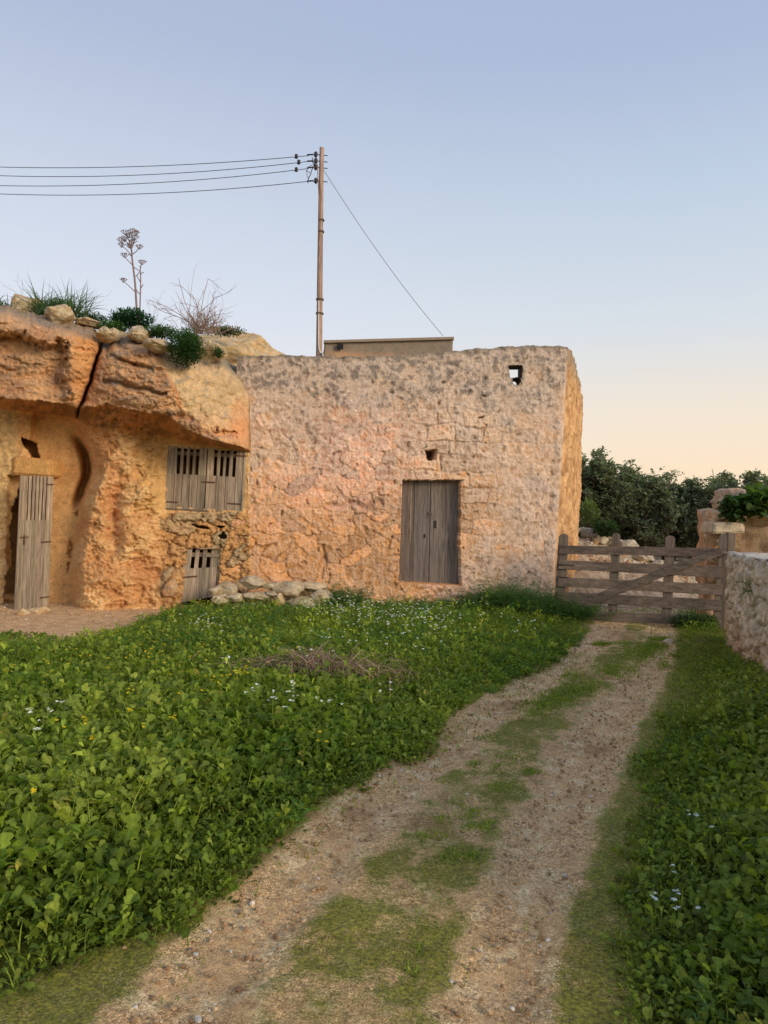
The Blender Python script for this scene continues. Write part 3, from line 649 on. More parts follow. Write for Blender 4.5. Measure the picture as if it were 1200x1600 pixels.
cS = cS * (1 - .45 * np.clip(ss(-rg - .5 * fin, .0, .6) * ra, 0, 1))[..., None] * (1 - .5 * np.clip(band, 0, 1))[..., None]
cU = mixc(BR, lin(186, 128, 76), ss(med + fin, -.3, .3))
cS = cS * (1 - .6 * ss(px, 386, 392) * (py < 700))[..., None]
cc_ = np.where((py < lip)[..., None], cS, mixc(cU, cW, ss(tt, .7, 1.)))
cc_ = cc_ * (1 - .34 * ss(-rgf - .3 * fin, -.1, .5))[..., None] * (1 + .16 * np.clip(rgf + fin, -1, 1))[..., None]
dk = (op | op2 | dw | ni)[..., None]; cc_ = np.where(dk, cc_ * .30 * np.array([1, .85, .75]), cc_); cc_ = np.where(h3[..., None], cc_ * .3, cc_)  # openings and small holes: inner shade painted into the rock colour
# top cap: rises gently to the hill behind
caps = []; capc = []
top = V[0]
for k, dy in enumerate([.08, .18, .3, .45, .65, .9, 1.2, 1.6, 2.1, 2.8, 3.6, 5, 7, 10, 15]):
    q = top.copy(); q[:, 1] += dy; q[:, 0] *= (1 + dy * .02)
    q[:, 2] += -.03 + .03 * min(dy, 1.5) * ss(-q[:, 0], 2.5, 5) + (.10 * fbm(q * 1.3, 4, 230) + .05 * fbm(q * 5, 3, 231)) * min(1, dy * 2) - max(0, dy - 4) * .08
    caps.append(q); capc.append(mixc(lin(150, 140, 112), lin(110, 108, 66), ss(fbm(q * 2.2, 3, 232), -.3, .3)))
caps = np.array(caps[::-1]); capc = np.array(capc[::-1]); nk = len(caps)
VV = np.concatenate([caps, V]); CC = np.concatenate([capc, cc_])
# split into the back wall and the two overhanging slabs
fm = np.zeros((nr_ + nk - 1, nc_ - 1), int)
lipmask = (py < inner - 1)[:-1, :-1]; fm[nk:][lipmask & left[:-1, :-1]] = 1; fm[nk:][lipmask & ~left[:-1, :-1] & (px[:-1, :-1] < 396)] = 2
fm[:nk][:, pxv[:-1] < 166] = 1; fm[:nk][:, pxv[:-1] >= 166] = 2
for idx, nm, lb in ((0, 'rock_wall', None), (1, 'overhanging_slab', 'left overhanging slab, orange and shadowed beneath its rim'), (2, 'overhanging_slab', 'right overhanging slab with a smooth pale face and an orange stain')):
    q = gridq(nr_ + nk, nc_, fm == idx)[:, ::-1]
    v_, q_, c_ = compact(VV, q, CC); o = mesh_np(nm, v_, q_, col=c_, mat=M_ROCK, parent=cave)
    if lb: o['label'] = lb
# lintel over the doorway
mb = MB(); 
def rough_block(name, P8, mat, parent, col, amp=.01, n=14, seed=0, colamp=.2, rnd=.0):
    """8 corners -> subdivided, displaced block"""
    P8 = np.asarray(P8, float); bm = bmesh.new()
    vs = [bm.verts.new(p) for p in P8]
    for f in ([0, 3, 2, 1], [4, 5, 6, 7], [0, 1, 5, 4], [1, 2, 6, 5], [2, 3, 7, 6], [3, 0, 4, 7]): bm.faces.new([vs[i] for i in f])
    bmesh.ops.recalc_face_normals(bm, faces=bm.faces)
    bmesh.ops.bevel(bm, geom=list(bm.edges), offset=max(.006, rnd), segments=2, affect='EDGES')
    bmesh.ops.subdivide_edges(bm, edges=list(bm.edges), cuts=n, use_grid_fill=True)
    bm.normal_update()
    co = np.array([v.co[:] for v in bm.verts]); nn = np.array([v.normal[:] for v in bm.verts])
    d_ = amp * (fbm(co * 4, 4, seed) + .6 * ridg(co * 9, 3, seed + 3) + .3 * fbm(co * 25, 3, seed + 5)); co2 = co + nn * d_[:, None]
    for v, p in zip(bm.verts, co2): v.co = p
    me = bpy.data.meshes.new(name); bm.to_mesh(me); bm.free(); me.polygons.foreach_set('use_smooth', np.full(len(me.polygons), True))
    c_ = np.tile(col, (len(co), 1)) * (1 + colamp * fbm(co * 6, 4, seed + 9))[:, None]
    c_ = mixc(c_, c_ * .6, ss(-d_ / amp, .1, .6) * .6)
    cc4 = np.ones((len(co), 4), np.float32); cc4[:, :3] = np.clip(c_, 0, 1)
    at = me.color_attributes.new('Col', 'FLOAT_COLOR', 'POINT'); at.data.foreach_set('color', cc4.ravel())
    me.materials.append(mat); o = bpy.data.objects.new(name, me); COL.objects.link(o)
    if parent: o.parent = parent
    return o
def pxblock(c4, D0, dep):
    f = [W(a, b, D0) for a, b in c4]; return f + [p + np.array([0, dep, 0]) for p in f]
rough_block('lintel', pxblock([(20, 713), (81, 718), (80, 745), (16, 741)], 11.28, .4), M_ROCK, cave, lin(212, 162, 98), .008, 8, 300, .12, .02)

# ---- wooden leaves
RUST = lin(96, 66, 52)
def hinge(mb, Q, u0, u1, v, nrm, col=RUST, hh=.018, dv=0.):
    for (a, b, h_) in ((u0, u1, hh),):
        p = [bil(Q, a, v) , bil(Q, b, v + dv)]
        up = np.array([0, 0, h_ / 2])
        f = np.array([p[0] + up, p[1] + up, p[1] - up, p[0] - up]); mb.hexa(np.vstack([f + nrm * .018, f + nrm * .004]), col)
def leaf(root, rw, Q, u0, u1, nb_, slots, vs0, vs1, nrm, base, topholes=None, name='shutter_leaf', mat=M_WOODV, vb=.0):
    """boards below, slats with gaps between them above. slots: list of (u0,u1) gaps"""
    mb = MB(); e = np.linspace(u0, u1, nb_ + 1); e[1:-1] += (np.random.default_rng(nb_).random(nb_ - 1) - .5) * .02 * (u1 - u0)
    for i in range(nb_):
        board(mb, Q, e[i] + .003, e[i + 1] - .003, vs1, 1., -.02, random.uniform(-.003, .003), gtone(base, .2), nrm)
    ed = [u0 + .003] + [x for s in slots for x in s] + [u1 - .003]
    for i in range(0, len(ed), 2):
        board(mb, Q, ed[i], ed[i + 1], -.005, vs1, -.02, random.uniform(-.003, .003), gtone(base, .2), nrm)
    if topholes:  # cross batten behind the slats
        board(mb, Q, u0 + .01, u1 - .01, topholes[0], topholes[1], -.034, -.022, base * .8, nrm)
    o = mb.build(name, mat, None); reparent(o, root, rw); return o
# upper window shutters
QW = quad_pts(SH, .02); ww = bil(QW, .5, 1.); 
win = empty('window', ww); win.parent = cave; win.matrix_parent_inverse = Matrix.Translation(cave.location).inverted()
def slots_(us, w): return [(u - w / 2, u + w / 2) for u in us]
WG = lin(150, 133, 112)
o1 = leaf(win, ww, QW, .0, .498, 5, slots_([.145, .225, .302, .38], .042), 0, .44, NF, WG * .9, (.07, .13))
o2 = leaf(win, ww, QW, .505, 1., 4, slots_([.61, .69, .765, .85], .042), 0, .44, NF, WG * 1.08, (.07, .13))
def hng(root, rw, name, *a, **k):
    mb = MB(); hinge(mb, *a, **k); o = mb.build(name, M_IRON, None); reparent(o, root, rw)
for a_ in ((.02, .16, .90), (.86, 1., .1), (.80, .97, .865)): hng(win, ww, 'hinge', QW, *a_, NF)
hng(win, ww, 'latch', QW, .46, .62, .545, NF)
mb = MB(); board(mb, QW, .972, 1.0, 0, .995, -.03, .012, WG * 1.15); o = mb.build('jamb', M_WOODV, None); reparent(o, win, ww)
mb = MB(); board(mb, QW, .0, 1.0, 1.0, 1.03, -.04, .01, WG * .55); o = mb.build('sill', M_WOODV, None); reparent(o, win, ww)
# small lower door
QS = quad_pts(SD, .03); ws = bil(QS, .5, 1.)
sdr = empty('small_door', ws); sdr.parent = cave; sdr.matrix_parent_inverse = Matrix.Translation(cave.location).inverted(); sdr['label'] = 'short silvery plank door with three slots half sunk in the weeds'
leaf(sdr, ws, QS, .0, .88, 5, slots_([.24, .44, .64], .10), 0, .40, NF, WG * 1.12, (.11, .19), 'door_leaf')
mb = MB(); board(mb, QS, .89, 1.0, -.01, .95, -.05, -.004, WG * 1.0); o = mb.build('frame', M_WOODV, None); reparent(o, sdr, ws)
hng(sdr, ws, 'hinge', QS, .55, .92, .16, NF, WG * .8, .05); hng(sdr, ws, 'latch', QS, .0, .40, .55, NF, RUST, .022)
# tall open door
P4 = [W(32, 744, 10.86), W(83.5, 746, 11.26), W(76, 946, 11.26), W(22, 955, 10.86)]
QL = np.array(P4); nl = np.cross(QL[1] - QL[0], QL[3] - QL[0]); nl /= np.linalg.norm(nl); nl = nl if nl[1] < 0 else -nl
wd = bil(QL, .5, 1.)
ld = empty('tall_door', wd); ld.parent = cave; ld.matrix_parent_inverse = Matrix.Translation(cave.location).inverted(); ld['label'] = 'tall narrow plank door with slatted top, standing ajar'
leaf(ld, wd, QL, 0, 1, 5, slots_([.25, .36, .47, .58, .69, .80], .035), 0, .33, nl, WG * .98, (.055, .10), 'door_leaf')
for a_ in ((.78, 1., .055), (.70, 1., .50), (.72, 1., .93)): hng(ld, wd, 'hinge', QL, *a_, nl)
mb = MB(); hinge(mb, QL, .06, .30, .455, nl); board(mb, QL, .17, .21, .44, .51, .004, .021, RUST, nl); o = mb.build('latch', M_IRON, None); reparent(o, ld, wd)
adopt_list = [o for o in cave.children if o.type == 'MESH']
for o in adopt_list: o.matrix_parent_inverse = Matrix.Translation(cave.location).inverted()
for o in [o for o in build.children if o.type == 'MESH']: o.matrix_parent_inverse = Matrix.Translation(build.location).inverted()

# ================================================================== ROCKS
_ico = {}
def ico(n):
    if n not in _ico:
        bm = bmesh.new(); bmesh.ops.create_icosphere(bm, subdivisions=n, radius=1.); bm.verts.ensure_lookup_table()
        _ico[n] = (np.array([v.co[:] for v in bm.verts]), np.array([[v.index for v in f.verts] for f in bm.faces])); bm.free()
    return _ico[n]
def rock(name, cen, dims, seed, col, rotz=0., sub=5, parent=None, amp=.22, sq_=.6, mat=M_STONE, tilt=0.):
    v, f = ico(sub); v = v.copy()
    # squarish, faceted block
    rr_ = np.random.default_rng(seed + 100); pn_ = rr_.normal(size=(13, 3)); pn_ /= np.linalg.norm(pn_, axis=1)[:, None]; hh = rr_.uniform(.62, .98, 13)
    rad = np.min(np.where((v @ pn_.T) > .05, hh[None] / np.maximum(v @ pn_.T, .05), 9.), axis=1); v = v * np.minimum(rad, 1.12)[:, None]
    sh = np.array([seed * 3.7, seed * 1.3, seed * 2.1])
    d_ = 1 + amp * fbm(v * 1.3 + sh, 3, 7) + amp * .35 * ridg(v * 3 + sh, 4, 9) - amp * .3 + amp * .15 * fbm(v * 12 + sh, 3, 10)
    fn = fbm(v * 3.2 + sh, 4, 14) + .35 * fbm(v * 11 + sh, 3, 15); v = v * d_[:, None] * np.array(dims)
    ct, st = math.cos(tilt), math.sin(tilt); v = np.stack([v[:, 0] * ct - v[:, 2] * st, v[:, 1], v[:, 0] * st + v[:, 2] * ct], 1)
    cz_, sz_ = math.cos(rotz), math.sin(rotz); v = np.stack([v[:, 0] * cz_ - v[:, 1] * sz_, v[:, 0] * sz_ + v[:, 1] * cz_, v[:, 2]], 1)
    c = np.tile(col, (len(v), 1)); c = mixc(c, lin(130, 128, 108), ss(fn, .05, .4) * .6); c = mixc(c, c * .45, ss(-fn, .05, .4) * .7); c = mixc(c, lin(214, 204, 180), ss(ridg(v * 6 + sh, 3, 3), .3, .7) * .35)
    return mesh_np(name, v + np.array(cen), None, f, c, mat, parent)
GS = lin(192, 168, 130)
# low retaining wall beside the small door
lw = empty('low_stone_wall', W(420, 935, 11.2)); tag(lw, 'low pile of pale lichened fieldstones half sunk in the weeds under the stone wall', 'stone wall')
k = 0
for (a, b, w_, h_, dd) in [(352, 915, 24, 13, 11.2), (395, 908, 20, 13, 11.2), (424, 912, 15, 10, 11.25), (455, 914, 26, 17, 11.2), (487, 912, 21, 11, 11.4), (370, 929, 20, 10, 11.15), (404, 928, 24, 8, 11.15), (437, 936, 10, 17, 11.0), (470, 938, 22, 13, 11.1), (425, 924, 13, 7, 11.2), (345, 932, 16, 12, 11.1), (395, 944, 26, 12, 11.2), (365, 948, 22, 12, 11.2), (452, 948, 22, 10, 11.2), (500, 930, 18, 14, 11.3), (338, 920, 12, 12, 11.15)]:
    k += 1; s_ = dd / F; c = W(a, b + 4, dd)
    o = rock('stone', c, (w_ * s_ * 1.04, .17, h_ * s_ * .84), k, GS * random.uniform(.85, 1.1) if k != 8 else lin(206, 166, 112), 0, 4, lw, .2, .5, tilt=random.uniform(-.12, .12))
adopt(lw)
# boulders on the cliff
for (a, b, w_, h_, dd, lb, ti) in [(38, 478, 21, 20, 11.2, 'rounded tan boulder on the cliff top left of the grass clumps', .1), (95, 494, 24, 14, 10.95, 'pale wedge-shaped boulder on the cliff top below the spiky grass', .1), (216, 520, 16, 12, 10.9, 'small tan boulder beside the dry flower stalk', 0),
                          (250, 538, 18, 9, 10.6, 'flat pale stone perched on the slab left of the hanging bush', -.05), (326, 545, 22, 17, 11.3, 'cracked boulder beneath the dry shrub', .1), (300, 532, 16, 10, 11.5, 'dull stone half hidden under the dry shrub', .0), (140, 503, 18, 7, 11.3, 'low flat stone right of the spiky grass', 0.), (166, 519, 13, 9, 10.75, 'rough tan stone wedged in the top of the crack between the slabs', .2), (184, 522, 12, 8, 11.1, 'little greyish stone by the dark green bush', 0.)]:
    s_ = dd / F; k += 1
    tag(rock('boulder', W(a, b + 3, dd), (w_ * s_ * 1.2, .3, h_ * s_ * 1.25), k, lin(196, 168, 126), 0, 5, None, .24, .7, tilt=ti), lb, 'rock')
o = rock('rocky_outcrop', W(372, 560, 13.4), (86 * 13.4 / F, .9, 52 * 13.4 / F), 77, lin(206, 170, 116), 0, 6, None, .16, .75, M_ROCK, -.06)
tag(o, 'humped ochre outcrop rising behind the left end of the stone wall', 'rock')
# doorway stones, path stone
tag(rock('stone', G(62, 957) + [0, 0, .03], (.19, .11, .065), 31, lin(206, 170, 118), .1, 4, None, .18, .6), 'flat yellowish stone at the foot of the tall slatted door', 'stone')
tag(rock('stone', G(37, 960) + [0, 0, .02], (.09, .07, .06), 32, lin(200, 162, 112), .1, 4, None, .18, .6), 'small stone under the free edge of the tall slatted door', 'stone')
tag(rock('stone', G(1045, 1006) + [0, 0, .03], (.10, .07, .05), 33, lin(206, 184, 150), .3, 4, None, .2, .6), 'pale lump of stone on the track below the gate', 'stone')
tag(rock('stone', W(268, 922, 11.45), (.17, .14, .16), 34, lin(206, 156, 104), .3, 5, None, .2, .6, M_ROCK), 'orange block at the left foot of the short door', 'stone')
# rubble row behind the gate
rw_ = empty('rubble_bank', W(960, 835, 17)); tag(rw_, 'row of pale rubble stones climbing the bank behind the gate', 'rubble')
for (a, b, w_, h_, dd) in [(924, 812, 18, 13, 17.5), (957, 822, 19, 11, 17.3), (984, 832, 18, 14, 17), (985, 822, 16, 8, 17.2), (1010, 843, 12, 9, 16.8), (1028, 848, 11, 8, 16.7), (1042, 853, 12, 7, 16.6), (940, 832, 14, 9, 17.2), (1000, 852, 12, 7, 16.6), (912, 802, 12, 10, 17.8), (1060, 858, 12, 7, 16.5)]:
    k += 1; s_ = dd / F; c = W(a, b + 2, dd); c[2] = min(c[2], float(ground_z(np.array(c[0]), np.array(c[1]))) + h_ * s_ * .62); rock('stone', c, (w_ * s_ * 1.0, .24, h_ * s_ * .85), k, lin(184, 168, 140) * random.uniform(.85, 1.1), 0, 4, rw_, .24, .6)
adopt(rw_)

# ================================================================== DRY-STONE WALL (right) and RUINED WALL
def dsw_amp(v):
    st = np.stack([(v[..., 1] + v[..., 0] * .3) / .34, v[..., 2] / .2], -1) + .8 * np.stack([fbm(v * 1.6, 3, 301), fbm(v * 1.6, 3, 302)], -1)
    f1, f2, i_ = voro(st, 5, .85); j_ = 1 - ss(f2 - f1, 0, .22)
    return .03 * fbm(v * 1.2, 3, 303) - .085 * j_ + .05 * ridg(v * np.array([4, 4, 7]), 4, 304) + .02 * fbm(v * 14, 3, 305) + .03 * (i_ - .5)
def dsw_col(v):
    a = dsw_amp(v); c = mixc(lin(224, 204, 172), lin(192, 174, 148), ss(fbm(v * 4, 4, 306), -.2, .3)); c = mixc(c, lin(196, 150, 106), ss(-v[..., 2] + .4 * fbm(v * 3, 3, 307) + .55, 0, .4) * .7)
    c = mixc(c, lin(212, 196, 172), ss(a, .02, .06) * .5); c = mixc(c, lin(86, 76, 64), ss(-a, .0, .06) * .6)
    return mixc(c, lin(200, 192, 176), ss(v[..., 2], 1.08, 1.2) * .6)
w1 = rough_slab('dry_stone_wall', 4.63, 9.86, 2.0, 1.76, -.15, 1.19, 1.36, .55, dsw_col, dsw_amp, None, .024, M_STONE, .05)
# face must look to the left (-x): mirror the path order
tag(w1, 'rough grey dry-stone field wall running along the right edge of the track', 'stone wall')
def ruin_amp(v): return .17 * fbm(v * 1.5, 4, 320) + .07 * ridg(v * 3.2, 4, 322) + .02 * fbm(v * 12, 3, 324)
def ruin_col(v):
    c = mixc(lin(206, 176, 140), lin(186, 152, 120), ss(fbm(v * 2.5, 4, 326), -.2, .3)); c = mixc(c, lin(166, 156, 138), ss(v[..., 2] + .4 * fbm(v * 4, 3, 327), 1.55, 1.9) * .8)
    return mixc(c, lin(110, 92, 74), ss(-ridg(v * 3.2, 4, 322), 0, .5) * .4)
p0 = W(1122, 812, 11.7); p1 = W(1300, 800, 11.0)
w2 = rough_slab('ruined_wall', p0[0] - .07, 11.85, p1[0] + 1.6, 11.1, -.2, 1.78, 1.95, .8, ruin_col, ruin_amp, None, .05, M_ROCK, .14)
for (a, b, w_, h_) in [(1122, 806, 13, 12), (1114, 838, 10, 14), (1130, 788, 12, 10), (1118, 868, 12, 14), (1175, 800, 16, 10), (1150, 806, 16, 9), (1120, 900, 12, 16), (1192, 812, 14, 10), (1116, 822, 9, 9)]:
    k += 1; s_ = 11.6 / F; rock('stone', W(a, b, 11.6), (w_ * s_ * 1.15, .28, h_ * s_ * 1.15), k, lin(196, 170, 138) * random.uniform(.85, 1.1), 0, 4, w2, .26, .6, M_STONE)
tag(w2, 'ruined tan plastered wall overgrown with plants behind the right gate post', 'wall')
tag(rough_block('stone_slab', pxblock([(1114, 816), (1163, 818), (1165, 832), (1112, 834)], 11.1, .45), M_STONE, None, lin(204, 184, 154), .022, 8, 340, .2, .02), 'flat squared slab lying on top of the right gate post', 'stone')
tag(rock('boulder', W(1152, 786, 11.6), (.37, .3, .24), 91, lin(190, 160, 132), 0, 5, None, .24, .7, M_STONE, -.2), 'rough pinkish boulder capping the ruined wall', 'rock')
tag(rock('boulder', W(1112, 852, 11.7), (.14, .3, .34), 92, lin(196, 160, 122), 0, 5, None, .2, .7, M_ROCK, .1), 'tan boulder at the left foot of the ruined wall behind the gate', 'rock')

# ================================================================== GATE
DL, DR = 11.62, 11.0
def gD(px_): return DL + (DR - DL) * (px_ - 872) / (1132 - 872.)
gate = empty('field_gate', G(1000, 968)); tag(gate, 'weathered grey wooden five-bar field gate with a diagonal brace across the track', 'gate')
ng = np.array([DL - DR, -(W(1132, 860, DR)[0] - W(872, 860, DL)[0]), 0.]); ng = np.array([-(DL - DR), -2.4, 0]); ng /= np.linalg.norm(ng)
GG = lin(112, 98, 85)
def gboard(name, c4, off, th, col, mat, segs=10, wv=.004):
    """c4 px corners tl,tr,br,bl"""
    mb = MB(); nseg = segs; a, b, c, d_ = [np.array(p, float) for p in c4]
    horiz = np.linalg.norm(b - a) > np.linalg.norm(d_ - a)
    ring = []
    for i in range(nseg + 1):
        t_ = i / nseg
        if horiz: e1 = a + (b - a) * t_; e2 = d_ + (c - d_) * t_
        else: e1 = a + (d_ - a) * t_; e2 = b + (c - b) * t_
        p1 = W(e1[0], e1[1], gD(e1[0])); p2 = W(e2[0], e2[1], gD(e2[0]))
        j1 = wv * pn(np.array([t_ * 4 + off * 90, e1[1] * .1, 1.]), 1); j2 = wv * pn(np.array([t_ * 4 + off * 50, e2[0] * .1, 4.]), 2)
        p1 = p1 + (p1 - p2) / np.linalg.norm(p1 - p2) * j1 * 1.5; p2 = p2 + (p2 - p1) / np.linalg.norm(p1 - p2) * j2 * 1.5
        ring.append([p1 + ng * (off + th), p2 + ng * (off + th), p2 + ng * off, p1 + ng * off])
    R = np.array(ring).reshape(-1, 3); q = []
    for i in range(nseg):
        for k_ in range(4): q.append([i * 4 + k_, i * 4 + (k_ + 1) % 4, (i + 1) * 4 + (k_ + 1) % 4, (i + 1) * 4 + k_])
    q.append([0, 3, 2, 1]); q.append([nseg * 4 + i for i in range(4)])
    mb.add(R, q, col=col); o = mb.build(name, mat, gate)
    bv = o.modifiers.new('bevel', 'BEVEL'); bv.width = .004; bv.segments = 2; bv.limit_method = 'ANGLE'
    return o
def stile(xt, xb, w0, w1, yt, yb, col=GG):
    mb = MB(); n_ = 9; fr_ = []
    ro = [( -1 + 2 * i / (n_ - 1)) for i in range(n_)]
    outl = [(xt + w0 / 2 * r, yt + (1 - math.sqrt(max(0, 1 - r * r))) * 4.5) for r in ro] + [(xb + w1 / 2, yb), (xb - w1 / 2, yb)]
    f = [W(a, b, gD(a)) + ng * -.004 for a, b in outl]; g = [p - ng * .05 for p in f]; m_ = len(f)
    mb.v = [np.array(f + g)]; mb.n = 2 * m_; mb.c = [np.tile(col, (2 * m_, 1))]
    mb.q = [np.array([[i, m_ + i, m_ + (i + 1) % m_, (i + 1) % m_] for i in range(m_)])]
    t_ = [];
    for i in range(1, m_ - 1): t_ += [[0, i, i + 1], [m_, m_ + i + 1, m_ + i]]
    mb.t = [np.array(t_)]; return mb.build('stile', M_WOODV, gate)
stile(880.5, 873, 15, 17, 834, 964); stile(963, 957, 13, 15, 833, 958, GG * 1.05); stile(1047.5, 1042, 15, 15, 837, 962, GG * 1.1)
stile(1131, 1122, 13, 17, 834, 985, GG * .95)
for i, (yl, yl2, yr, yr2) in enumerate([(852, 865.5, 857, 870), (875, 889, 886, 903), (901.5, 916, 913, 930), (924.5, 939, 937, 955), (953, 967, 962, 978)]):
    gboard('rail', [(874 - i, yl), (1131 - i, yr), (1130 - i, yr2), (873 - i, yl2)], 0, .024, gtone(GG, .13), M_WOODH)
gboard('diagonal_brace', [(870, 950), (1121, 856), (1133, 863), (871, 966)], .026, .03, GG * .82, M_WOODH, 14)
gboard('weathered_end', [(1104, 870), (1132, 861.5), (1133, 863), (1108, 873)], .053, .003, lin(178, 166, 158), M_WOODH, 4, .0)
for (a, b, c) in ((870, 897, 882), (870, 889, 901)):
    mb = MB(); p = W(a, c, gD(a)) + ng * .03; p2 = W(b, c + 1, gD(b)) + ng * .03; mb.tube([p, p2], .007, 6, lin(58, 50, 48)); mb.build('hinge', M_IRON, gate)
mb = MB()
mb.tube([W(1128, 868, gD(1128)) + ng * .06, W(1134, 866, gD(1134)) + ng * .06, W(1136, 872, gD(1136)) + ng * .05], .008, 6, lin(44, 40, 42))
mb.build('latch', M_IRON, gate); adopt(gate)
# posts
def post(name, xt, yt, xb, yb, D_, w_, lb):
    a = W(xt, yt, D_); b = W(xb, yb, D_); r_ = w_ / 2; P = []
    for p in (a, b): P.append([p + [-r_, -r_, 0], p + [r_, -r_, 0], p + [r_, r_, 0], p + [-r_, r_, 0]])
    P8 = [P[0][0], P[0][1], P[1][1], P[1][0], P[0][3], P[0][2], P[1][2], P[1][3]]
    o = rough_block(name, P8, M_WOODV, None, GG * .85, .006, 10, 350, .2, .008); tag(o, lb, 'post'); return o
post('gate_post', 1141, 833, 1131, 1000, 11.12, .12, 'dark grey wooden post between the gate and the dry-stone wall')

# ================================================================== POLE and WIRES
DP = 19.0
pole = empty('utility_pole', W(494, 800, DP) * np.array([1, 1, 0])); tag(pole, 'slender wooden utility pole with insulators standing behind the stone building', 'utility pole')
mb = MB(); npt = 16; pb = W(494.5, 800, DP); pb[2] = 0; pt = W(504, 231, DP)
P = np.array([pb + (pt - pb) * t_ for t_ in np.linspace(0, 1, npt)]); P[:, 0] += .02 * np.sin(np.linspace(0, 5, npt))
mb.tube(P, np.linspace(.105, .058, npt), 14, lin(164, 136, 118)); mb.build('shaft', M_WOODV, pole, True)
mb = MB()
for y_ in (344, 362, 468, 490):
    mb = MB(); p = W(504 - (y_ - 231) / 323. * 5.6, y_, DP); mb.tube([p - [0, 0, .02], p + [0, 0, .02]], .082 + (y_ > 400) * .02, 12, lin(104, 92, 84)); mb.build('band', M_IRON, pole, True)
IN = [(243, 245), (253, 254), (263, 265), (284, 285)]; DKI = lin(58, 56, 60)
for i, (y_, yw) in enumerate(IN):
    mb = MB(); p = W(504, y_, DP); 
    mb.tube([p + [.13, 0, 0], p + [-.2, -.05, 0]], .012, 6, DKI)
    e = p + np.array([-.17, -.05, -.005]); mb.tube([e + [0, 0, -.07], e + [0, 0, -.03], e + [0, 0, 0], e + [0, 0, .04], e + [0, 0, .08]], [.02, .05, .04, .05, .015], 10, DKI)
    e2 = e + [-.05, 0, 0]; mb.tube([e2, e2 + [-.17, 0, -.012]], .02, 8, DKI)
    mb.build('insulator', M_IRON, pole, True)
mb = MB()
def cable(mb, pts, r_, col, n_=24):
    P_ = np.array([W(a, b, DP - .08) for a, b in pts]); t0 = np.linspace(0, 1, len(P_)); t1 = np.linspace(0, 1, n_)
    P2 = np.stack([np.interp(t1, t0, P_[:, k_]) for k_ in range(3)], 1)
    for _ in range(2): P2[1:-1] = (P2[:-2] + P2[1:-1] * 2 + P2[2:]) / 4
    mb.tube(P2, r_, 6, col)
cable(mb, [(488, 246), (488, 254), (492, 256), (489, 262), (486, 268), (486, 272), (481, 280), (481, 286)], .012, DKI)
cable(mb, [(494, 256), (484, 259), (479, 266), (480, 276), (482, 279)], .008, lin(110, 108, 112)); cable(mb, [(478, 266), (484, 270)], .008, DKI)
mb.build('jumper_cable', M_IRON, pole, True)
mb = MB(); cable(mb, [(496, 256), (497, 285), (499, 320), (500, 345)], .012, lin(150, 120, 110)); mb.build('down_cable', M_PLAIN, pole, True); mb = MB(); cable(mb, [(498, 470), (497.5, 520), (498, 545), (501, 552), (507, 551)], .018, lin(214, 208, 200))
mb.build('down_cable', M_PLAIN, pole, True); adopt(pole)
def nthw(i, pts, lb, r_=.009):
    # sagging span that carries on past the left of the view
    a = W(504 - 9, IN[i][1], DP) + np.array([-.2, -.05, 0]); 
    p0_ = W(0, pts[0], 20.5); pm = W(250, pts[1], 19.8)
    # parabola z(x) through the three points
    A = np.array([[p[0] ** 2, p[0], 1] for p in (a, pm, p0_)]); co_ = np.linalg.solve(A, [a[2], pm[2], p0_[2]])
    xx = np.linspace(a[0], -30, 60); yy = a[1] + (xx - a[0]) * (p0_[1] - a[1]) / (p0_[0] - a[0]); zz = co_[0] * xx ** 2 + co_[1] * xx + co_[2]
    mb = MB(); mb.tube(np.stack([xx, yy, zz], 1), r_, 6, lin(74, 72, 80)); j = 4
    xi = a[0] - (20 if i in (0, 2) else 16) * DP / F
    if i < 3:
        zi = co_[0] * xi ** 2 + co_[1] * xi + co_[2]; q_ = np.array([xi, a[1] + (xi - a[0]) * (p0_[1] - a[1]) / (p0_[0] - a[0]), zi])
        mb.tube([q_ - [0, 0, .045], q_ - [0, 0, .03], q_, q_ + [0, 0, .05], q_ + [0, 0, .075]], [.02, .05, .035, .045, .01], 8, DKI)
    tag(mb.build('power_line', M_IRON, None, True), lb, 'cable', 'power lines running left from the pole')
nthw(0, (261, 262.5), 'topmost of the four power lines running left from the pole')
nthw(1, (274.5, 275.5), 'second power line from the top, running left from the pole')
nthw(2, (290, 288.5), 'third power line from the top, running left from the pole')
nthw(3, (303, 305), 'lowest of the four power lines running left from the pole', .009)
mb = MB(); a = W(506, 266, DP); b = W(693, 525.5, 20.2); t_ = np.linspace(0, 1, 30)[:, None]; P = a + (b - a) * t_; P[:, 2] -= (.55 * 4 * t_ * (1 - t_))[:, 0] * .3
mb.tube(P, .007, 6, lin(120, 116, 122)); tag(mb.build('stay_wire', M_IRON, None, True), 'slanting stay wire from the pole down to the roof behind', 'cable')

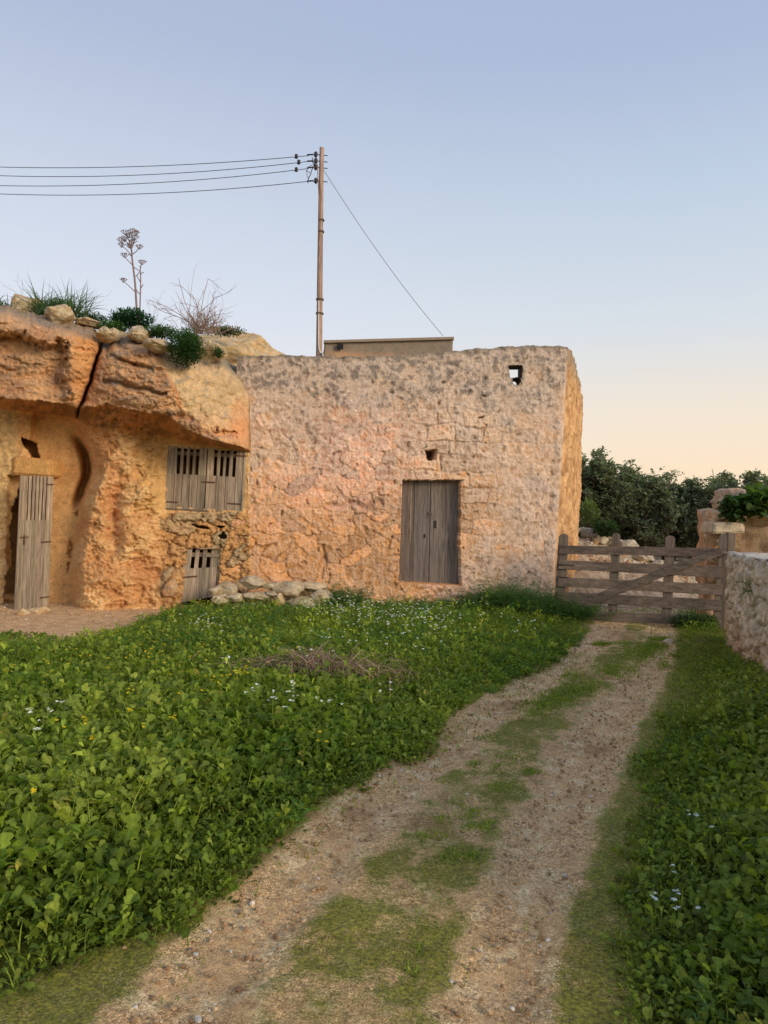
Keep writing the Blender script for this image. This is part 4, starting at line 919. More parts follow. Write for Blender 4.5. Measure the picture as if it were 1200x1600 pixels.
# ================================================================== LEAVES
class Leaves:
    """batches of curved leaves built with numpy, merged into one mesh"""
    def __init__(s): s.v = []; s.q = []; s.c = []; s.r = []; s.n = 0
    def add(s, base, az, el, ln, wd_, bend, col, kn=None, roll=None, cup=.25, ci=.0):
        Nn = len(az)
        if Nn == 0: return
        if kn is None: kn = KN_BIG
        t_ = np.array([k_[0] for k_ in kn]); hw = np.array([k_[1] for k_ in kn]); K = len(t_)
        dt = np.diff(t_, prepend=t_[0]); ang = el[:, None] - bend[:, None] * (t_[None] ** 1.5)
        fx = np.cumsum(np.cos(ang) * dt, 1) * ln[:, None]; fz = np.cumsum(np.sin(ang) * dt, 1) * ln[:, None]
        ca, sa = np.cos(az)[:, None], np.sin(az)[:, None]
        mid = np.stack([base[:, 0:1] + fx * ca, base[:, 1:2] + fx * sa, base[:, 2:3] + fz], -1)
        if roll is None: roll = rng.normal(0, .45, Nn)
        up = np.stack([-np.sin(ang) * ca, -np.sin(ang) * sa, np.cos(ang)], -1)
        side = np.stack([-sa + 0 * ang, ca + 0 * ang, 0 * ang], -1)
        cr_, sr_ = np.cos(roll)[:, None, None], np.sin(roll)[:, None, None]
        sd_ = side * cr_ + up * sr_; u2 = up * cr_ - side * sr_
        wv = 1 + .06 * rng.normal(size=(Nn, K, 1))
        hwv = (hw[None, :, None] * wd_[:, None, None]) * wv
        cupv = cup * hwv + .06 * wd_[:, None, None] * rng.normal(size=(Nn, K, 1))
        Lf = mid + sd_ * hwv + u2 * cupv; Rt = mid - sd_ * hwv + u2 * cupv
        V_ = np.stack([Lf, mid, Rt], 2)       # N,K,3,3
        idx = np.arange(Nn)[:, None, None] * (K * 3) + np.arange(K - 1)[None, :, None] * 3 + np.arange(2)[None, None]
        q_ = np.stack([idx, idx + 1, idx + 4, idx + 3], -1).reshape(-1, 4) + s.n
        s.v.append(V_.reshape(-1, 3)); s.q.append(q_); s.n += V_.size // 3
        cb = np.repeat(col[:, None], K * 3, 1) * (1 + ci * (t_.repeat(3)[None, :, None] - .5)); s.c.append(cb.reshape(-1, 3))
        rb = np.tile(np.stack([np.minimum(hw, 1), 0 * hw, np.minimum(hw, 1)], 1).reshape(-1), (Nn, 1)); s.r.append(rb.ravel())
    def build(s, name, mat, parent=None):
        return mesh_np(name, np.vstack(s.v), np.vstack(s.q), None, np.vstack(s.c), mat, parent, True, np.concatenate(s.r))
KN_BIG = [(0, .02), (.30, .03), (.40, .17), (.52, .34), (.66, .46), (.80, .50), (.91, .40), (.98, .20), (1., .04)]
KN_LOB = [(0, .025), (.22, .04), (.32, .16), (.42, .14), (.52, .34), (.62, .36), (.74, .50), (.86, .48), (.95, .30), (1., .04)]
KN_LYR = [(0, .02), (.15, .03), (.25, .16), (.32, .05), (.42, .24), (.50, .09), (.62, .36), (.70, .26), (.82, .5), (.93, .4), (1., .04)]
KN_MED = [(0, .03), (.35, .05), (.5, .38), (.75, .5), (.93, .28), (1., .02)]
KN_SML = [(0, .04), (.4, .35), (.75, .5), (1., .05)]
KN_GRS = [(0, .5), (.35, .45), (.7, .3), (1., .03)]
GR1 = lin(142, 156, 54); GR2 = lin(110, 132, 48); GR3 = lin(172, 180, 74); GRB = lin(112, 134, 76); GDK = lin(42, 76, 34)
def greens(n, x, y, k=.0, bright=1.0):
    t_ = rng.random(n); nz = fbm(P3(x * .8, y * .8), 3, 400)
    c = mixc(GR2, GR1, np.clip(t_ + nz * 1.4, 0, 1)); c = mixc(c, GR3, (rng.random(n) < .16) * rng.random(n)); c = mixc(c, GR3, ss(fbm(P3(x * .55 + 9, y * .55), 3, 402), .0, .5) * .55); c = mixc(c, GRB, np.clip(.25 + nz + k, 0, .8) * rng.random(n))
    c = mixc(c, np.tile(lin(176, 164, 78), (n, 1)), (rng.random(n) < .02) * rng.random(n))
    return c * (bright * rng.uniform(.7, 1.2, n))[:, None]
def sample(dens_fn, x0, x1, y0, y1, n):
    x = rng.uniform(x0, x1, n); y = rng.uniform(y0, y1, n); z = ground_z(x, y)
    keep = rng.random(n) < dens_fn(x, y, z); return x[keep], y[keep], z[keep]
def mask_left(x, y, z, pad=0):
    px, py = PX(np.stack([x, y, z], -1)); py = np.clip(py, 800, 2400)
    n_ = fbm(P3(x * 1.6, y * 1.6), 3, 410) * 60 + fbm(P3(x * 6, y * 6), 2, 411) * 34
    e = np.interp(py, LEDGE[0], LEDGE[1]) - px + n_ * np.clip((py - 930) / 250, .25, 1.1) - pad
    yd = py - np.interp(px, YARD[0], YARD[1]) + n_ * .12
    ok = (e > 0) & (yd > 0) & (y < 12 + .12 * x - .12 - .35 * (x < -2.4)) & (px > -200)
    return ok, e, px, py
def mask_right(x, y, z, pad=0):
    px, py = PX(np.stack([x, y, z], -1)); py = np.clip(py, 800, 2400)
    n_ = fbm(P3(x * 1.6, y * 1.6), 3, 420) * 56 + fbm(P3(x * 6, y * 6), 2, 421) * 30
    e = px - np.interp(py, REDGE[0], REDGE[1]) + n_ * np.clip((py - 930) / 300, .2, 1.) - pad
    ok = (e > 0) & (x < wallx(y) - .03) & (px < 1420) & (y < 11.3)
    return ok, e, px, py
def hgt_left(x, y, e, px, py):
    edge_m = ss(e / F * y, 0., 1.3)
    h_ = .10 + .24 * edge_m + .13 * fbm(P3(x * 1.5, y * 1.5), 4, 430)
    h_ = h_ + .26 * np.exp(-((px - 800) / 55) ** 2) * ss(y, 10.6, 11.8) + .10 * np.exp(-((px - 520) / 40) ** 2) * ss(y, 10.8, 11.6)
    h_ = h_ * (1 - .35 * ss(py, 1420, 1620)) 
    h_ = h_ * (.55 + .45 * ss(py - np.interp(px, YARD[0], YARD[1]), 0, 40))
    return np.clip(h_, .06, .8)
def hgt_right(x, y, e, px, py):
    h_ = .07 + .20 * ss(e / F * y, 0, .7) * ss(9.5 - y, 0, 3.5) + .06 * fbm(P3(x * 1.3, y * 1.3), 3, 431) + .18 * ss(9. - y, 0, 2.5) * ss(x - wallx(y) + .7, 0, .6) + .16 * ss(y, 10.2, 10.8) * (px < 1140) * (px > 1068)
    return np.clip(h_, .05, .5)

def rosettes(Lv, x, y, z, H, size, nl_, cols, kn, el0=.35, el1=1.45, cup=.2):
    """each plant sends leaves up from one crown: upper leaves at canopy height, lower ones splayed"""
    n = len(x); 
    for k_ in range(nl_):
        lv = rng.random(n) ** .8                              # height level on the plant
        az = rng.uniform(0, 2 * np.pi, n); r0 = rng.uniform(0, .04, n)
        bz = z + H * lv * .62 * rng.uniform(.75, 1.05, n)
        ln = size * rng.uniform(.75, 1.25, n); el = rng.uniform(el0, el1, n)
        b = np.stack([x + r0 * np.cos(az), y + r0 * np.sin(az), bz], 1)
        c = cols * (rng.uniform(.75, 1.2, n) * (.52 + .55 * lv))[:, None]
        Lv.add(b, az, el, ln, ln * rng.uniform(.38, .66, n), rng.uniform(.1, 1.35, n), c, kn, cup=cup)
def grass(Lv, x, y, z, h_, w_, col, lean=.5):
    n = len(x); az = rng.uniform(0, 2 * np.pi, n); el = rng.uniform(1.5 - lean, 1.55, n)
    Lv.add(np.stack([x, y, z], 1), az, el, h_, np.full(n, w_), rng.uniform(.1, 1.4, n), col, KN_GRS, cup=.0)
def fronds(Lv, x, y, z, h_, col, nst=6, npin=16):
    """feathery plants: fine leaflets on arching stems"""
    n = len(x)
    for k_ in range(nst):
        az = rng.uniform(0, 2 * np.pi, n); el = rng.uniform(.7, 1.45, n); ln = h_ * rng.uniform(.7, 1.15, n); bend = rng.uniform(.2, 1.1, n)
        b = np.stack([x, y, z], 1); c = col * rng.uniform(.8, 1.15, n)[:, None]
        Lv.add(b, az, el, ln, np.full(n, .006), bend, c * .9, KN_GRS, cup=0)
        for j_ in range(npin):
            t_ = .25 + .75 * (j_ + rng.random(n)) / npin; ang = el - bend * t_ ** 1.5 * .6
            r_ = ln * t_ * np.cos(ang); bz = ln * t_ * np.sin(ang); p = b + np.stack([r_ * np.cos(az), r_ * np.sin(az), bz], 1)
            a2 = az + rng.choice([-1, 1], n) * rng.uniform(.5, 1.5, n); l2 = ln * .30 * (1.15 - t_) + .018
            Lv.add(p, a2, rng.uniform(-.1, .9, n), l2, np.full(n, .009), rng.uniform(0, .8, n), c * rng.uniform(.8, 1.25), KN_SML, cup=0)

# --- left bank, near broad leaves
LB = Leaves()
def dens(lo, hi, fade0, fade1, mask, hi2=99):
    def f(x, y, z):
        ok, e, px, py = mask(x, y, z); w_ = ss(y, lo - fade0, lo) * (1 - ss(y, hi, hi + fade1)); return ok * w_
    return f
def lay(Lv, mask, hf, x0, x1, y0, y1, lo, hi, f0, f1, dens_m2, size, nl_, kn, bright=1., cup=.2, k=0., sel=None, Hs=1.):
    n = int((x1 - x0) * (y1 - y0) * dens_m2)
    x, y, z = sample(dens(lo, hi, f0, f1, mask), x0, x1, y0, y1, n)
    if sel is not None:
        s_ = sel(x, y); x, y, z = x[s_], y[s_], z[s_]
    ok, e, px, py = mask(x, y, z); H = hf(x, y, e, px, py) * Hs
    sz = size * (.55 + .45 * ss(H, .08, .28)) * rng.uniform(.7, 1.25, len(x))
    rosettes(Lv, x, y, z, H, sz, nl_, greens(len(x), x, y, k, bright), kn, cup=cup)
    return len(x)
patch = lambda s, a: (lambda x, y: fbm(P3(x * 1.1, y * 1.1), 3, s) > a)
lay(LB, mask_left, hgt_left, -4.6, 1.2, 1.5, 6.4, 0, 5.0, 0, 1.4, 330, .064, 7, KN_BIG)
lay(LB, mask_left, hgt_left, -4.6, 1.2, 1.5, 6.4, 0, 5.4, 0, 1.4, 150, .105, 7, KN_LYR, 1.05, sel=patch(500, -.2))
lay(LB, mask_left, hgt_left, -4.6, 1.2, 1.5, 6.4, 0, 5.4, 0, 1.4, 110, .085, 6, KN_LOB, .95, sel=patch(501, -.05))
lay(LB, mask_left, hgt_left, -5.4, 2.2, 3.5, 9.2, 5.2, 7.5, 1.6, 2., 300, .056, 8, KN_MED)
lay(LB, mask_left, hgt_left, -5.4, 2.6, 4.2, 9.8, 5.2, 8.8, 1.6, 1.6, 80, .09, 6, KN_LYR, 1.0)
lay(LB, mask_left, hgt_left, -6.6, 3.2, 6.0, 12.2, 7.6, 12., 2., 2., 400, .040, 8, KN_SML, 1.0, k=.05)
tag(LB.build('weeds', M_LEAF), 'dense bank of broad-leaved green weeds left of the track', 'weeds', kind='stuff')
LS = Leaves()
lay(LS, mask_left, hgt_left, -5, 2.2, 1.5, 9, 0, 8.0, 0, 1.4, 220, .036, 8, KN_SML, 1.15, k=-.1, sel=patch(510, -.15), Hs=1.12)
lay(LS, mask_left, hgt_left, -6, 3.2, 3.0, 12, 0, 12, 0, 1.4, 13, .05, 16, KN_SML, 1.25, k=-.2, Hs=1.75)
tag(LS.build('clover', M_LEAF), 'small round-leaved clover scattered among the broad weeds left of the track', 'weeds', kind='stuff')
FE = Leaves()
def feath(x0, x1, y0, y1, d_, s, thr, col, mask, hf, hs=1.15, nst=5, npin=12):
    n = int((x1 - x0) * (y1 - y0) * d_); x, y, z = sample(lambda x, y, z: mask(x, y, z)[0] * (fbm(P3(x * .8, y * .8), 3, s) > thr), x0, x1, y0, y1, n)
    ok, e, px, py = mask(x, y, z); H = hf(x, y, e, px, py) * hs * rng.uniform(.7, 1.15, len(x))
    c = np.tile(col, (len(x), 1)) * rng.uniform(.75, 1.2, len(x))[:, None]; fronds(FE, x, y, z, H, c, nst, npin)
feath(-6, 3.3, 7.2, 12.2, 44, 520, -.08, lin(88, 126, 62), mask_left, hgt_left)
feath(-4.5, 1.5, 2.2, 7.2, 26, 521, .02, lin(110, 146, 62), mask_left, hgt_left, 1.05)
for (a_, s_, n_, h0, h1) in ((795, .20, 110, .45, .8), (860, .16, 50, .35, .62), (745, .16, 40, .3, .5), (530, .22, 60, .35, .6), (660, .5, 60, .2, .42), (905, .12, 30, .3, .5)):
    x = rng.normal(W(a_, 930, 11.7)[0], s_, n_); y = rng.uniform(11.25, 11.9, n_); fronds(FE, x, y, ground_z(x, y), rng.uniform(h0, h1, n_), np.tile(lin(86, 116, 64), (n_, 1)) * rng.uniform(.8, 1.15, (n_, 1)), 6, 16)
feath(.9, 4, 1.6, 6., 20, 522, .05, lin(88, 120, 62), mask_right, hgt_right, 1.1)
tag(FE.build('feathery_weeds', M_LEAF), 'fine feathery green plants growing towards the foot of the stone wall', 'weeds', kind='stuff')
# --- right bank
RB = Leaves()
lay(RB, mask_right, hgt_right, .8, 4.0, 1.5, 6.5, 0, 4.6, 0, 1.6, 360, .06, 7, KN_BIG, .95, k=.0)
lay(RB, mask_right, hgt_right, .8, 4.0, 1.5, 6.5, 0, 4.8, 0, 1.6, 130, .095, 6, KN_LYR, .95)
lay(RB, mask_right, hgt_right, .8, 4.0, 1.5, 8., 0, 8, 0, 1., 240, .036, 7, KN_SML, 1., k=0.)
lay(RB, mask_right, hgt_right, .8, 4.2, 1.5, 7.5, 0, 5.6, 0, 1.6, 140, .07, 6, KN_MED, .85, k=.1)
lay(RB, mask_right, hgt_right, 2., 5.2, 4.5, 11.3, 6., 11.3, 1.6, 1., 260, .052, 7, KN_MED, .95, k=.1)
tag(RB.build('weeds', M_LEAF), 'shaded broad-leaved weeds along the foot of the right field wall', 'weeds', kind='stuff')
# --- grass: banks, track strip, edges
GRS = Leaves()
def gr(mask, x0, x1, y0, y1, d_, h0, h1, bright, pad=0):
    n = int((x1 - x0) * (y1 - y0) * d_); x, y, z = sample(lambda x, y, z: mask(x, y, z, pad)[0] * 1., x0, x1, y0, y1, n)
    ok_, e_, px_, py_ = mask(x, y, z, pad); H_ = (hgt_left if mask is mask_left else hgt_right)(x, y, e_, px_, py_)
    grass(GRS, x, y, z, np.minimum(rng.uniform(h0, h1, len(x)), H_ * rng.uniform(.6, 1.35, len(x)) + .015), .006, greens(len(x), x, y, 0, bright), .8)
gr(mask_left, -5, 3.2, 1.5, 12, 420, .08, .40, 1.2, 0)
gr(mask_left, -3.5, 2.4, 1.5, 9, 420, .02, .08, 1.0, -60)
gr(mask_right, .6, 5, 1.5, 11.3, 700, .05, .20, .95)
gr(mask_right, .6, 5, 1.5, 11.3, 420, .02, .07, .95, -50)
tag(GRS.build('grass', M_LEAF), 'thin green grass blades mixed into the banks beside the track', 'grass', kind='stuff')
TG = Leaves()
# tufts in the middle of the track
tufts = [(1000, 1022, 26, 5), (985, 1030, 30, 7), (960, 1045, 34, 9), (905, 1080, 36, 11), (865, 1100, 34, 10), (835, 1118, 26, 6), (1000, 1015, 34, 5), (1015, 1010, 26, 4), (950, 1052, 30, 9), (920, 1075, 30, 10), (880, 1092, 34, 11), (850, 1108, 30, 8), (900, 1062, 22, 8), (975, 1008, 20, 3), (940, 1008, 14, 2), (770, 1158, 22, 6), (800, 1190, 26, 7), (785, 1205, 24, 8), (830, 1212, 18, 5), (740, 1200, 12, 4), (780, 1235, 20, 6), (735, 1275, 26, 10), (745, 1300, 26, 8), (715, 1255, 14, 5), (670, 1315, 30, 8), (735, 1345, 20, 8), (700, 1345, 16, 8), (690, 1285, 16, 6), (820, 1130, 20, 5), (660, 1450, 20, 14), (640, 1530, 16, 14), (655, 1490, 12, 10), (1040, 1040, 10, 10), (700, 1225, 14, 5), (765, 1290, 12, 5), (1030, 1000, 20, 3)]
for (a, b, w_, h_) in tufts:
    n = int(430 * w_ * (1 if b < 1120 else .6) * (.6 if b > 1400 else 1) / 14.); xx = rng.normal(a, w_ * .55, n); yy = rng.normal(b, h_ * .6, n)
    g_ = np.array([G(p, q) for p, q in zip(xx, yy)]); hh_ = rng.uniform(.015, .06, n) * (1.1 if b < 1110 else .8)
    grass(TG, g_[:, 0], g_[:, 1], track_z(g_[:, 0], g_[:, 1]) - .012, hh_, .008, greens(n, g_[:, 0], g_[:, 1], .05, 1.05), .9)
n = 110000; x, y, z = sample(lambda x, y, z: (lambda px, py: (px > np.interp(py, PYk, RUTL[0]) + np.interp(py, PYk, RUTL[1]) * .8) & (px < np.interp(py, PYk, RUTR[0]) - np.interp(py, PYk, RUTR[1]) * .7) & (fbm(P3(x * 3.5, y * 3.5), 3, 540) >  .02 - .2 * (y > 6)) & (y < 11))(*PX(np.stack([x, y, z], -1))) * 1., -1.2, 4.6, 1.5, 11, n)
grass(TG, x, y, z + .008, rng.uniform(.01, .03, len(x)), .006, greens(len(x), x, y, 0, 1.0), 1.1)
n = 30000; gp = np.stack([rng.uniform(-1.5, 4.9, n), rng.uniform(2., 11.2, n)], 1)
pxx, pyy = PX(np.stack([gp[:, 0], gp[:, 1], 0 * gp[:, 0]], -1)); keep = (pxx > np.interp(pyy, LEDGE[0], LEDGE[1]) - 30) & (pxx < np.interp(pyy, REDGE[0], REDGE[1]) + 20) & (fbm(P3(gp[:, 0] * 2, gp[:, 1] * 2), 3, 545) > .2)
gp = gp[keep]; grass(TG, gp[:, 0], gp[:, 1], track_z(gp[:, 0], gp[:, 1]) - .012, rng.uniform(.01, .03, len(gp)), .005, greens(len(gp), gp[:, 0], gp[:, 1], 0, 1.), 1.1)
tag(TG.build('grass', M_LEAF), 'low grass tufts between the two wheel ruts of the track', 'grass', kind='stuff')
# yard sprigs + behind the gate
YS = Leaves()
for (a, b) in [(8, 1000), (40, 1003), (72, 998), (20, 995), (130, 1004), (160, 1006), (60, 1010), (110, 1012), (90, 1008), (180, 1010), (30, 1012)]:
    n = 22; g_ = G(a, b); x = rng.normal(g_[0], .09, n); y = rng.normal(g_[1], .06, n); rosettes(YS, x, y, ground_z(x, y), np.full(n, .05), np.full(n, .05), 3, greens(n, x, y), KN_SML)
for (a, b, D_) in [(1010, 952, 13.0), (975, 958, 12.6), (935, 952, 12.8), (1050, 950, 13.), (1085, 935, 13)]:
    n = 60; g_ = W(a, b, D_); x = rng.normal(g_[0], .16, n); y = rng.normal(g_[1], .12, n); grass(YS, x, y, ground_z(x, y), rng.uniform(.04, .12, n), .008, greens(n, x, y, 0, 1.1), .9)
n = 1500; x = rng.uniform(3.4, 8, n); y = rng.uniform(12.6, 19, n); k_ = fbm(P3(x * 1.2, y * 1.2), 3, 560) > .12; x, y = x[k_], y[k_]; grass(YS, x, y, ground_z(x, y), rng.uniform(.04, .16, len(x)), .01, greens(len(x), x, y, 0, 1.1), .9)
tag(YS.build('weeds', M_LEAF), 'sparse small weed sprigs on the bare yard and track margins', 'weeds', kind='stuff')
# --- flowers
def flowers(name, lb, pts, col, r_, npet, seed, cen=None):
    Lv = Leaves(); p = np.array(pts); n = len(p)
    for k_ in range(npet):
        az = np.full(n, 2 * np.pi * k_ / npet) + rng.normal(0, .15, n); Lv.add(p, az, rng.uniform(.1, .8, n), np.full(n, r_) * rng.uniform(.7, 1.2, n), np.full(n, r_ * .95), np.full(n, .3), np.tile(col, (n, 1)), KN_SML, cup=.1)
    b = p.copy(); b[:, 2] -= .12; Lv.add(b, rng.uniform(0, 6, n), np.full(n, 1.5), np.full(n, .12), np.full(n, .003), np.full(n, .02), np.tile(GR2, (n, 1)), KN_GRS, cup=0)
    tag(Lv.build(name, M_PETAL), lb, 'flowers', kind='stuff')
def fl_pts(cl, nper, sp, up=.07):
    out = []
    for (a, b, s_, n_) in cl:
        for _ in range(n_):
            x_, y_ = rng.normal(a, s_), rng.normal(b, s_ * .35)
            g_ = G(x_, y_, .30)
            if g_[1] > 11.6: g_ = G(x_, y_, .3) * 0 + W(x_, y_, 11.6)
            out.append(g_ + [0, 0, rng.uniform(0, up) + .04])
    return out
wc = [(560, 950, 38, 60), (650, 960, 44, 60), (600, 970, 60, 50), (560, 950, 38, 60), (640, 955, 42, 70), (520, 960, 25, 45), (680, 965, 25, 30), (600, 985, 45, 35), (700, 985, 20, 14), (480, 948, 14, 16), (545, 1000, 30, 10), (330, 985, 16, 14), (300, 975, 16, 12), (820, 985, 20, 10), (655, 1025, 8, 4), (440, 1110, 14, 10), (395, 1095, 8, 6), (455, 1090, 6, 8), (515, 1110, 10, 5), (60, 1130, 22, 8), (60, 1160, 8, 4), (610, 1090, 10, 4), (355, 1050, 10, 6), (480, 1035, 8, 6)]
flowers('white_flowers', 'white wild flowers sprinkled over the weeds below the wall', fl_pts(wc, 1, 1), lin(240, 240, 232), .015, 4, 1)
wr_ = [(1023, 1402, 3, 3), (1060, 1393, 3, 3), (1048, 1403, 4, 3), (1052, 1420, 3, 2), (1088, 1274, 3, 3), (1074, 1272, 2, 2), (1112, 1292, 2, 2), (1050, 1362, 3, 2), (1090, 1421, 2, 2)]
flowers('white_flowers', 'few white flower heads among the shaded weeds on the right', [G(rng.normal(a, s_), rng.normal(b, s_), rng.uniform(.14, .22)) for a, b, s_, n_ in wr_ for _ in range(n_)], lin(220, 228, 226), .010, 5, 2)
yl = [(150, 1030, 90, 24), (280, 1020, 70, 20), (80, 1060, 30, 8), (370, 1065, 12, 12), (340, 1075, 10, 6), (205, 1090, 4, 3), (278, 1102, 5, 3), (200, 1124, 4, 3), (270, 1140, 5, 4), (133, 1146, 4, 3), (222, 1155, 3, 2), (140, 1178, 3, 2), (52, 1253, 3, 3), (500, 1170, 5, 4), (460, 1075, 4, 3), (385, 1060, 6, 6), (190, 1000, 30, 10), (95, 1150, 5, 2), (245, 1035, 30, 8), (355, 955, 40, 10), (300, 1000, 40, 14), (430, 1010, 50, 8)]
flowers('yellow_flowers', 'small yellow wild flowers dotted through the left weeds', fl_pts(yl, 1, 1, .06), lin(240, 208, 40), .012, 5, 3)

# ---- dry grass heap
DG_ = Leaves(); n = 1500; cxy = G(520, 1092)
x = cxy[0] + rng.normal(-.12, .34, n); y = cxy[1] + rng.normal(0.2, .14, n); hz_ = .14 + .06 * np.exp(-((x - cxy[0] + .25) / .3) ** 2)
DG_.add(np.stack([x, y, ground_z(x, y) + hz_ + rng.uniform(0, .12, n)], 1), rng.uniform(0, 6.3, n), rng.uniform(-.3, 1.0, n), rng.uniform(.12, .38, n), np.full(n, .006), rng.uniform(.5, 2.6, n), mixc(lin(176, 146, 116), lin(136, 108, 88), rng.random(n)), KN_GRS, cup=0)
n = 22; x = cxy[0] + rng.normal(.2, .2, n); y = cxy[1] + rng.normal(0, .12, n)
DG_.add(np.stack([x, y, ground_z(x, y) + .25], 1), rng.uniform(-1, 1, n), rng.uniform(.3, 1.2, n), rng.uniform(.3, .6, n), np.full(n, .006), rng.uniform(1.5, 3, n), np.tile(lin(200, 176, 120), (n, 1)), KN_GRS, cup=0)
tag(DG_.build('dry_grass_heap', M_PLAIN), 'heap of dead pinkish-brown grass lying on the green weeds', 'dry grass')

LT = Leaves(); n = 900; x = rng.uniform(-2.5, 4.6, n); y = rng.uniform(1.9, 11.5, n); px, py = PX(np.stack([x, y, 0 * x], -1)); k_ = (px > np.interp(py, LEDGE[0], LEDGE[1]) - 20) & (px < np.interp(py, REDGE[0], REDGE[1]) + 20); x, y = x[k_], y[k_]; n = len(x)
LT.add(np.stack([x, y, track_z(x, y) + .004], 1), rng.uniform(0, 6.3, n), rng.uniform(-.1, .3, n), rng.uniform(.015, .07, n), rng.uniform(.002, .012, n), rng.uniform(0, .8, n), mixc(lin(150, 124, 88), lin(206, 182, 130), rng.random(n)), KN_SML)
tag(LT.build('leaf_litter', M_PLAIN), 'tiny dry leaves and straw littered over the track', 'litter', kind='stuff')
# ---- pebbles
v0, f0 = ico(1); n = 42000
x = rng.uniform(-2.6, 4.8, n * 3); y = 1.9 + (12.2 - 1.9) * rng.random(n * 3) ** 1.5; px, py = PX(np.stack([x, y, 0 * x], -1))
dl = np.abs(rut(px, py, RUTL)); dr = np.abs(rut(px, py, RUTR)); pr = .28 + .5 * np.exp(-((np.minimum(dl, dr) - .9) / .45) ** 2) + .3 * (fbm(P3(x * 2, y * 2), 2, 550) > .1)
keep = (px > np.interp(py, LEDGE[0], LEDGE[1]) - 25) & (px < np.interp(py, REDGE[0], REDGE[1]) + 25) & (rng.random(n * 3) < pr)
x, y = x[keep][:n], y[keep][:n]; n = len(x)
def pebbles(name, lb, x, y, z, rmin, rmax):
    n = len(x); r_ = rmin + (rmax - rmin) * rng.random(n) ** 6; s3 = r_[:, None] * rng.uniform(.6, 1.2, (n, 3)) * np.array([1, 1, .7])
    jit = 1 + .22 * rng.normal(size=(n, len(v0), 1)); V_ = v0[None] * jit * s3[:, None]; a_ = rng.uniform(0, 6.3, n); ca, sa = np.cos(a_)[:, None], np.sin(a_)[:, None]
    V_ = np.stack([V_[..., 0] * ca - V_[..., 1] * sa, V_[..., 0] * sa + V_[..., 1] * ca, V_[..., 2]], -1) + np.stack([x, y, z], -1)[:, None]
    fc = (f0[None] + (np.arange(n) * len(v0))[:, None, None]).reshape(-1, 3)
    c = mixc(lin(202, 172, 132), lin(146, 112, 78), rng.random(n)); c = mixc(c, np.tile(lin(222, 212, 194), (n, 1)), (rng.random(n) < .07) * 1.); c = np.repeat(c[:, None], len(v0), 1)
    tag(mesh_np(name, V_, None, fc, c.reshape(-1, 3), M_STONE, None, False), lb, 'gravel', kind='stuff')
pebbles('gravel', 'loose pale pebbles and gravel scattered along the track', x, y, track_z(x, y) - .003, .0024, .015)
n = 5000; x = rng.uniform(-7.5, -3., n); y = rng.uniform(9.2, 11.9, n); px, py = PX(np.stack([x, y, 0 * x], -1)); k_ = (py < np.interp(px, YARD[0], YARD[1]) + 6) & (y < 11.9)
x, y = x[k_], y[k_]; x2 = rng.uniform(3., 7.5, 16000); y2 = rng.uniform(11.2, 18, 16000); x = np.concatenate([x, x2]); y = np.concatenate([y, y2])
n = 420; xb = rng.uniform(3.9, 6.6, n); yb = 16.6 + rng.normal(0, .8, n) - (xb - 5) * .2; pebbles('gravel', 'small broken rubble scattered round the pale stones on the bank', xb, yb, ground_z(xb, yb), .03, .12)
pebbles('gravel', 'gravel on the bare yard by the cave and behind the gate', x, y, ground_z(x, y) - .004, .005, .026)

# ================================================================== PLANTS on the cliff
def tuft(name, lb, cen, n, h_, spread, w_, col, el0=.8, b1=1.8):
    Lv = Leaves(); x = cen[0] + rng.normal(0, spread, n); y = cen[1] + rng.normal(0, spread, n)
    Lv.add(np.stack([x, y, np.full(n, cen[2])], 1), rng.uniform(0, 6.3, n), rng.uniform(el0, 1.5, n), h_ * rng.uniform(.55, 1.1, n), np.full(n, w_), rng.uniform(.1, b1, n), np.tile(col, (n, 1)) * rng.uniform(.7, 1.25, n)[:, None], KN_GRS, cup=.1)
    return tag(Lv.build(name, M_LEAF), lb, 'plant')
TC = lin(92, 116, 82)
tuft('spiky_grass', 'left clump of long arching grey-green leaves beside the rounded boulder', W(68, 497, 11.15), 150, .62, .06, .014, TC)
tuft('spiky_grass', 'right clump of long grey-green leaves above the wedge-shaped boulder', W(112, 494, 11.2), 170, .58, .09, .014, TC * .95, .6)
tuft('grass_tuft', 'small green tuft at the far left edge of the cliff top', W(4, 478, 11.0), 80, .2, .12, .012, lin(80, 104, 56), .3)
tuft('grass_tuft', 'green grass growing from a joint of the dry-stone wall', wallx(7.9) * np.array([1, 0, 0]) + np.array([-.02, 7.9, .88]), 60, .34, .03, .008, lin(74, 104, 56), -.3, 2.6)
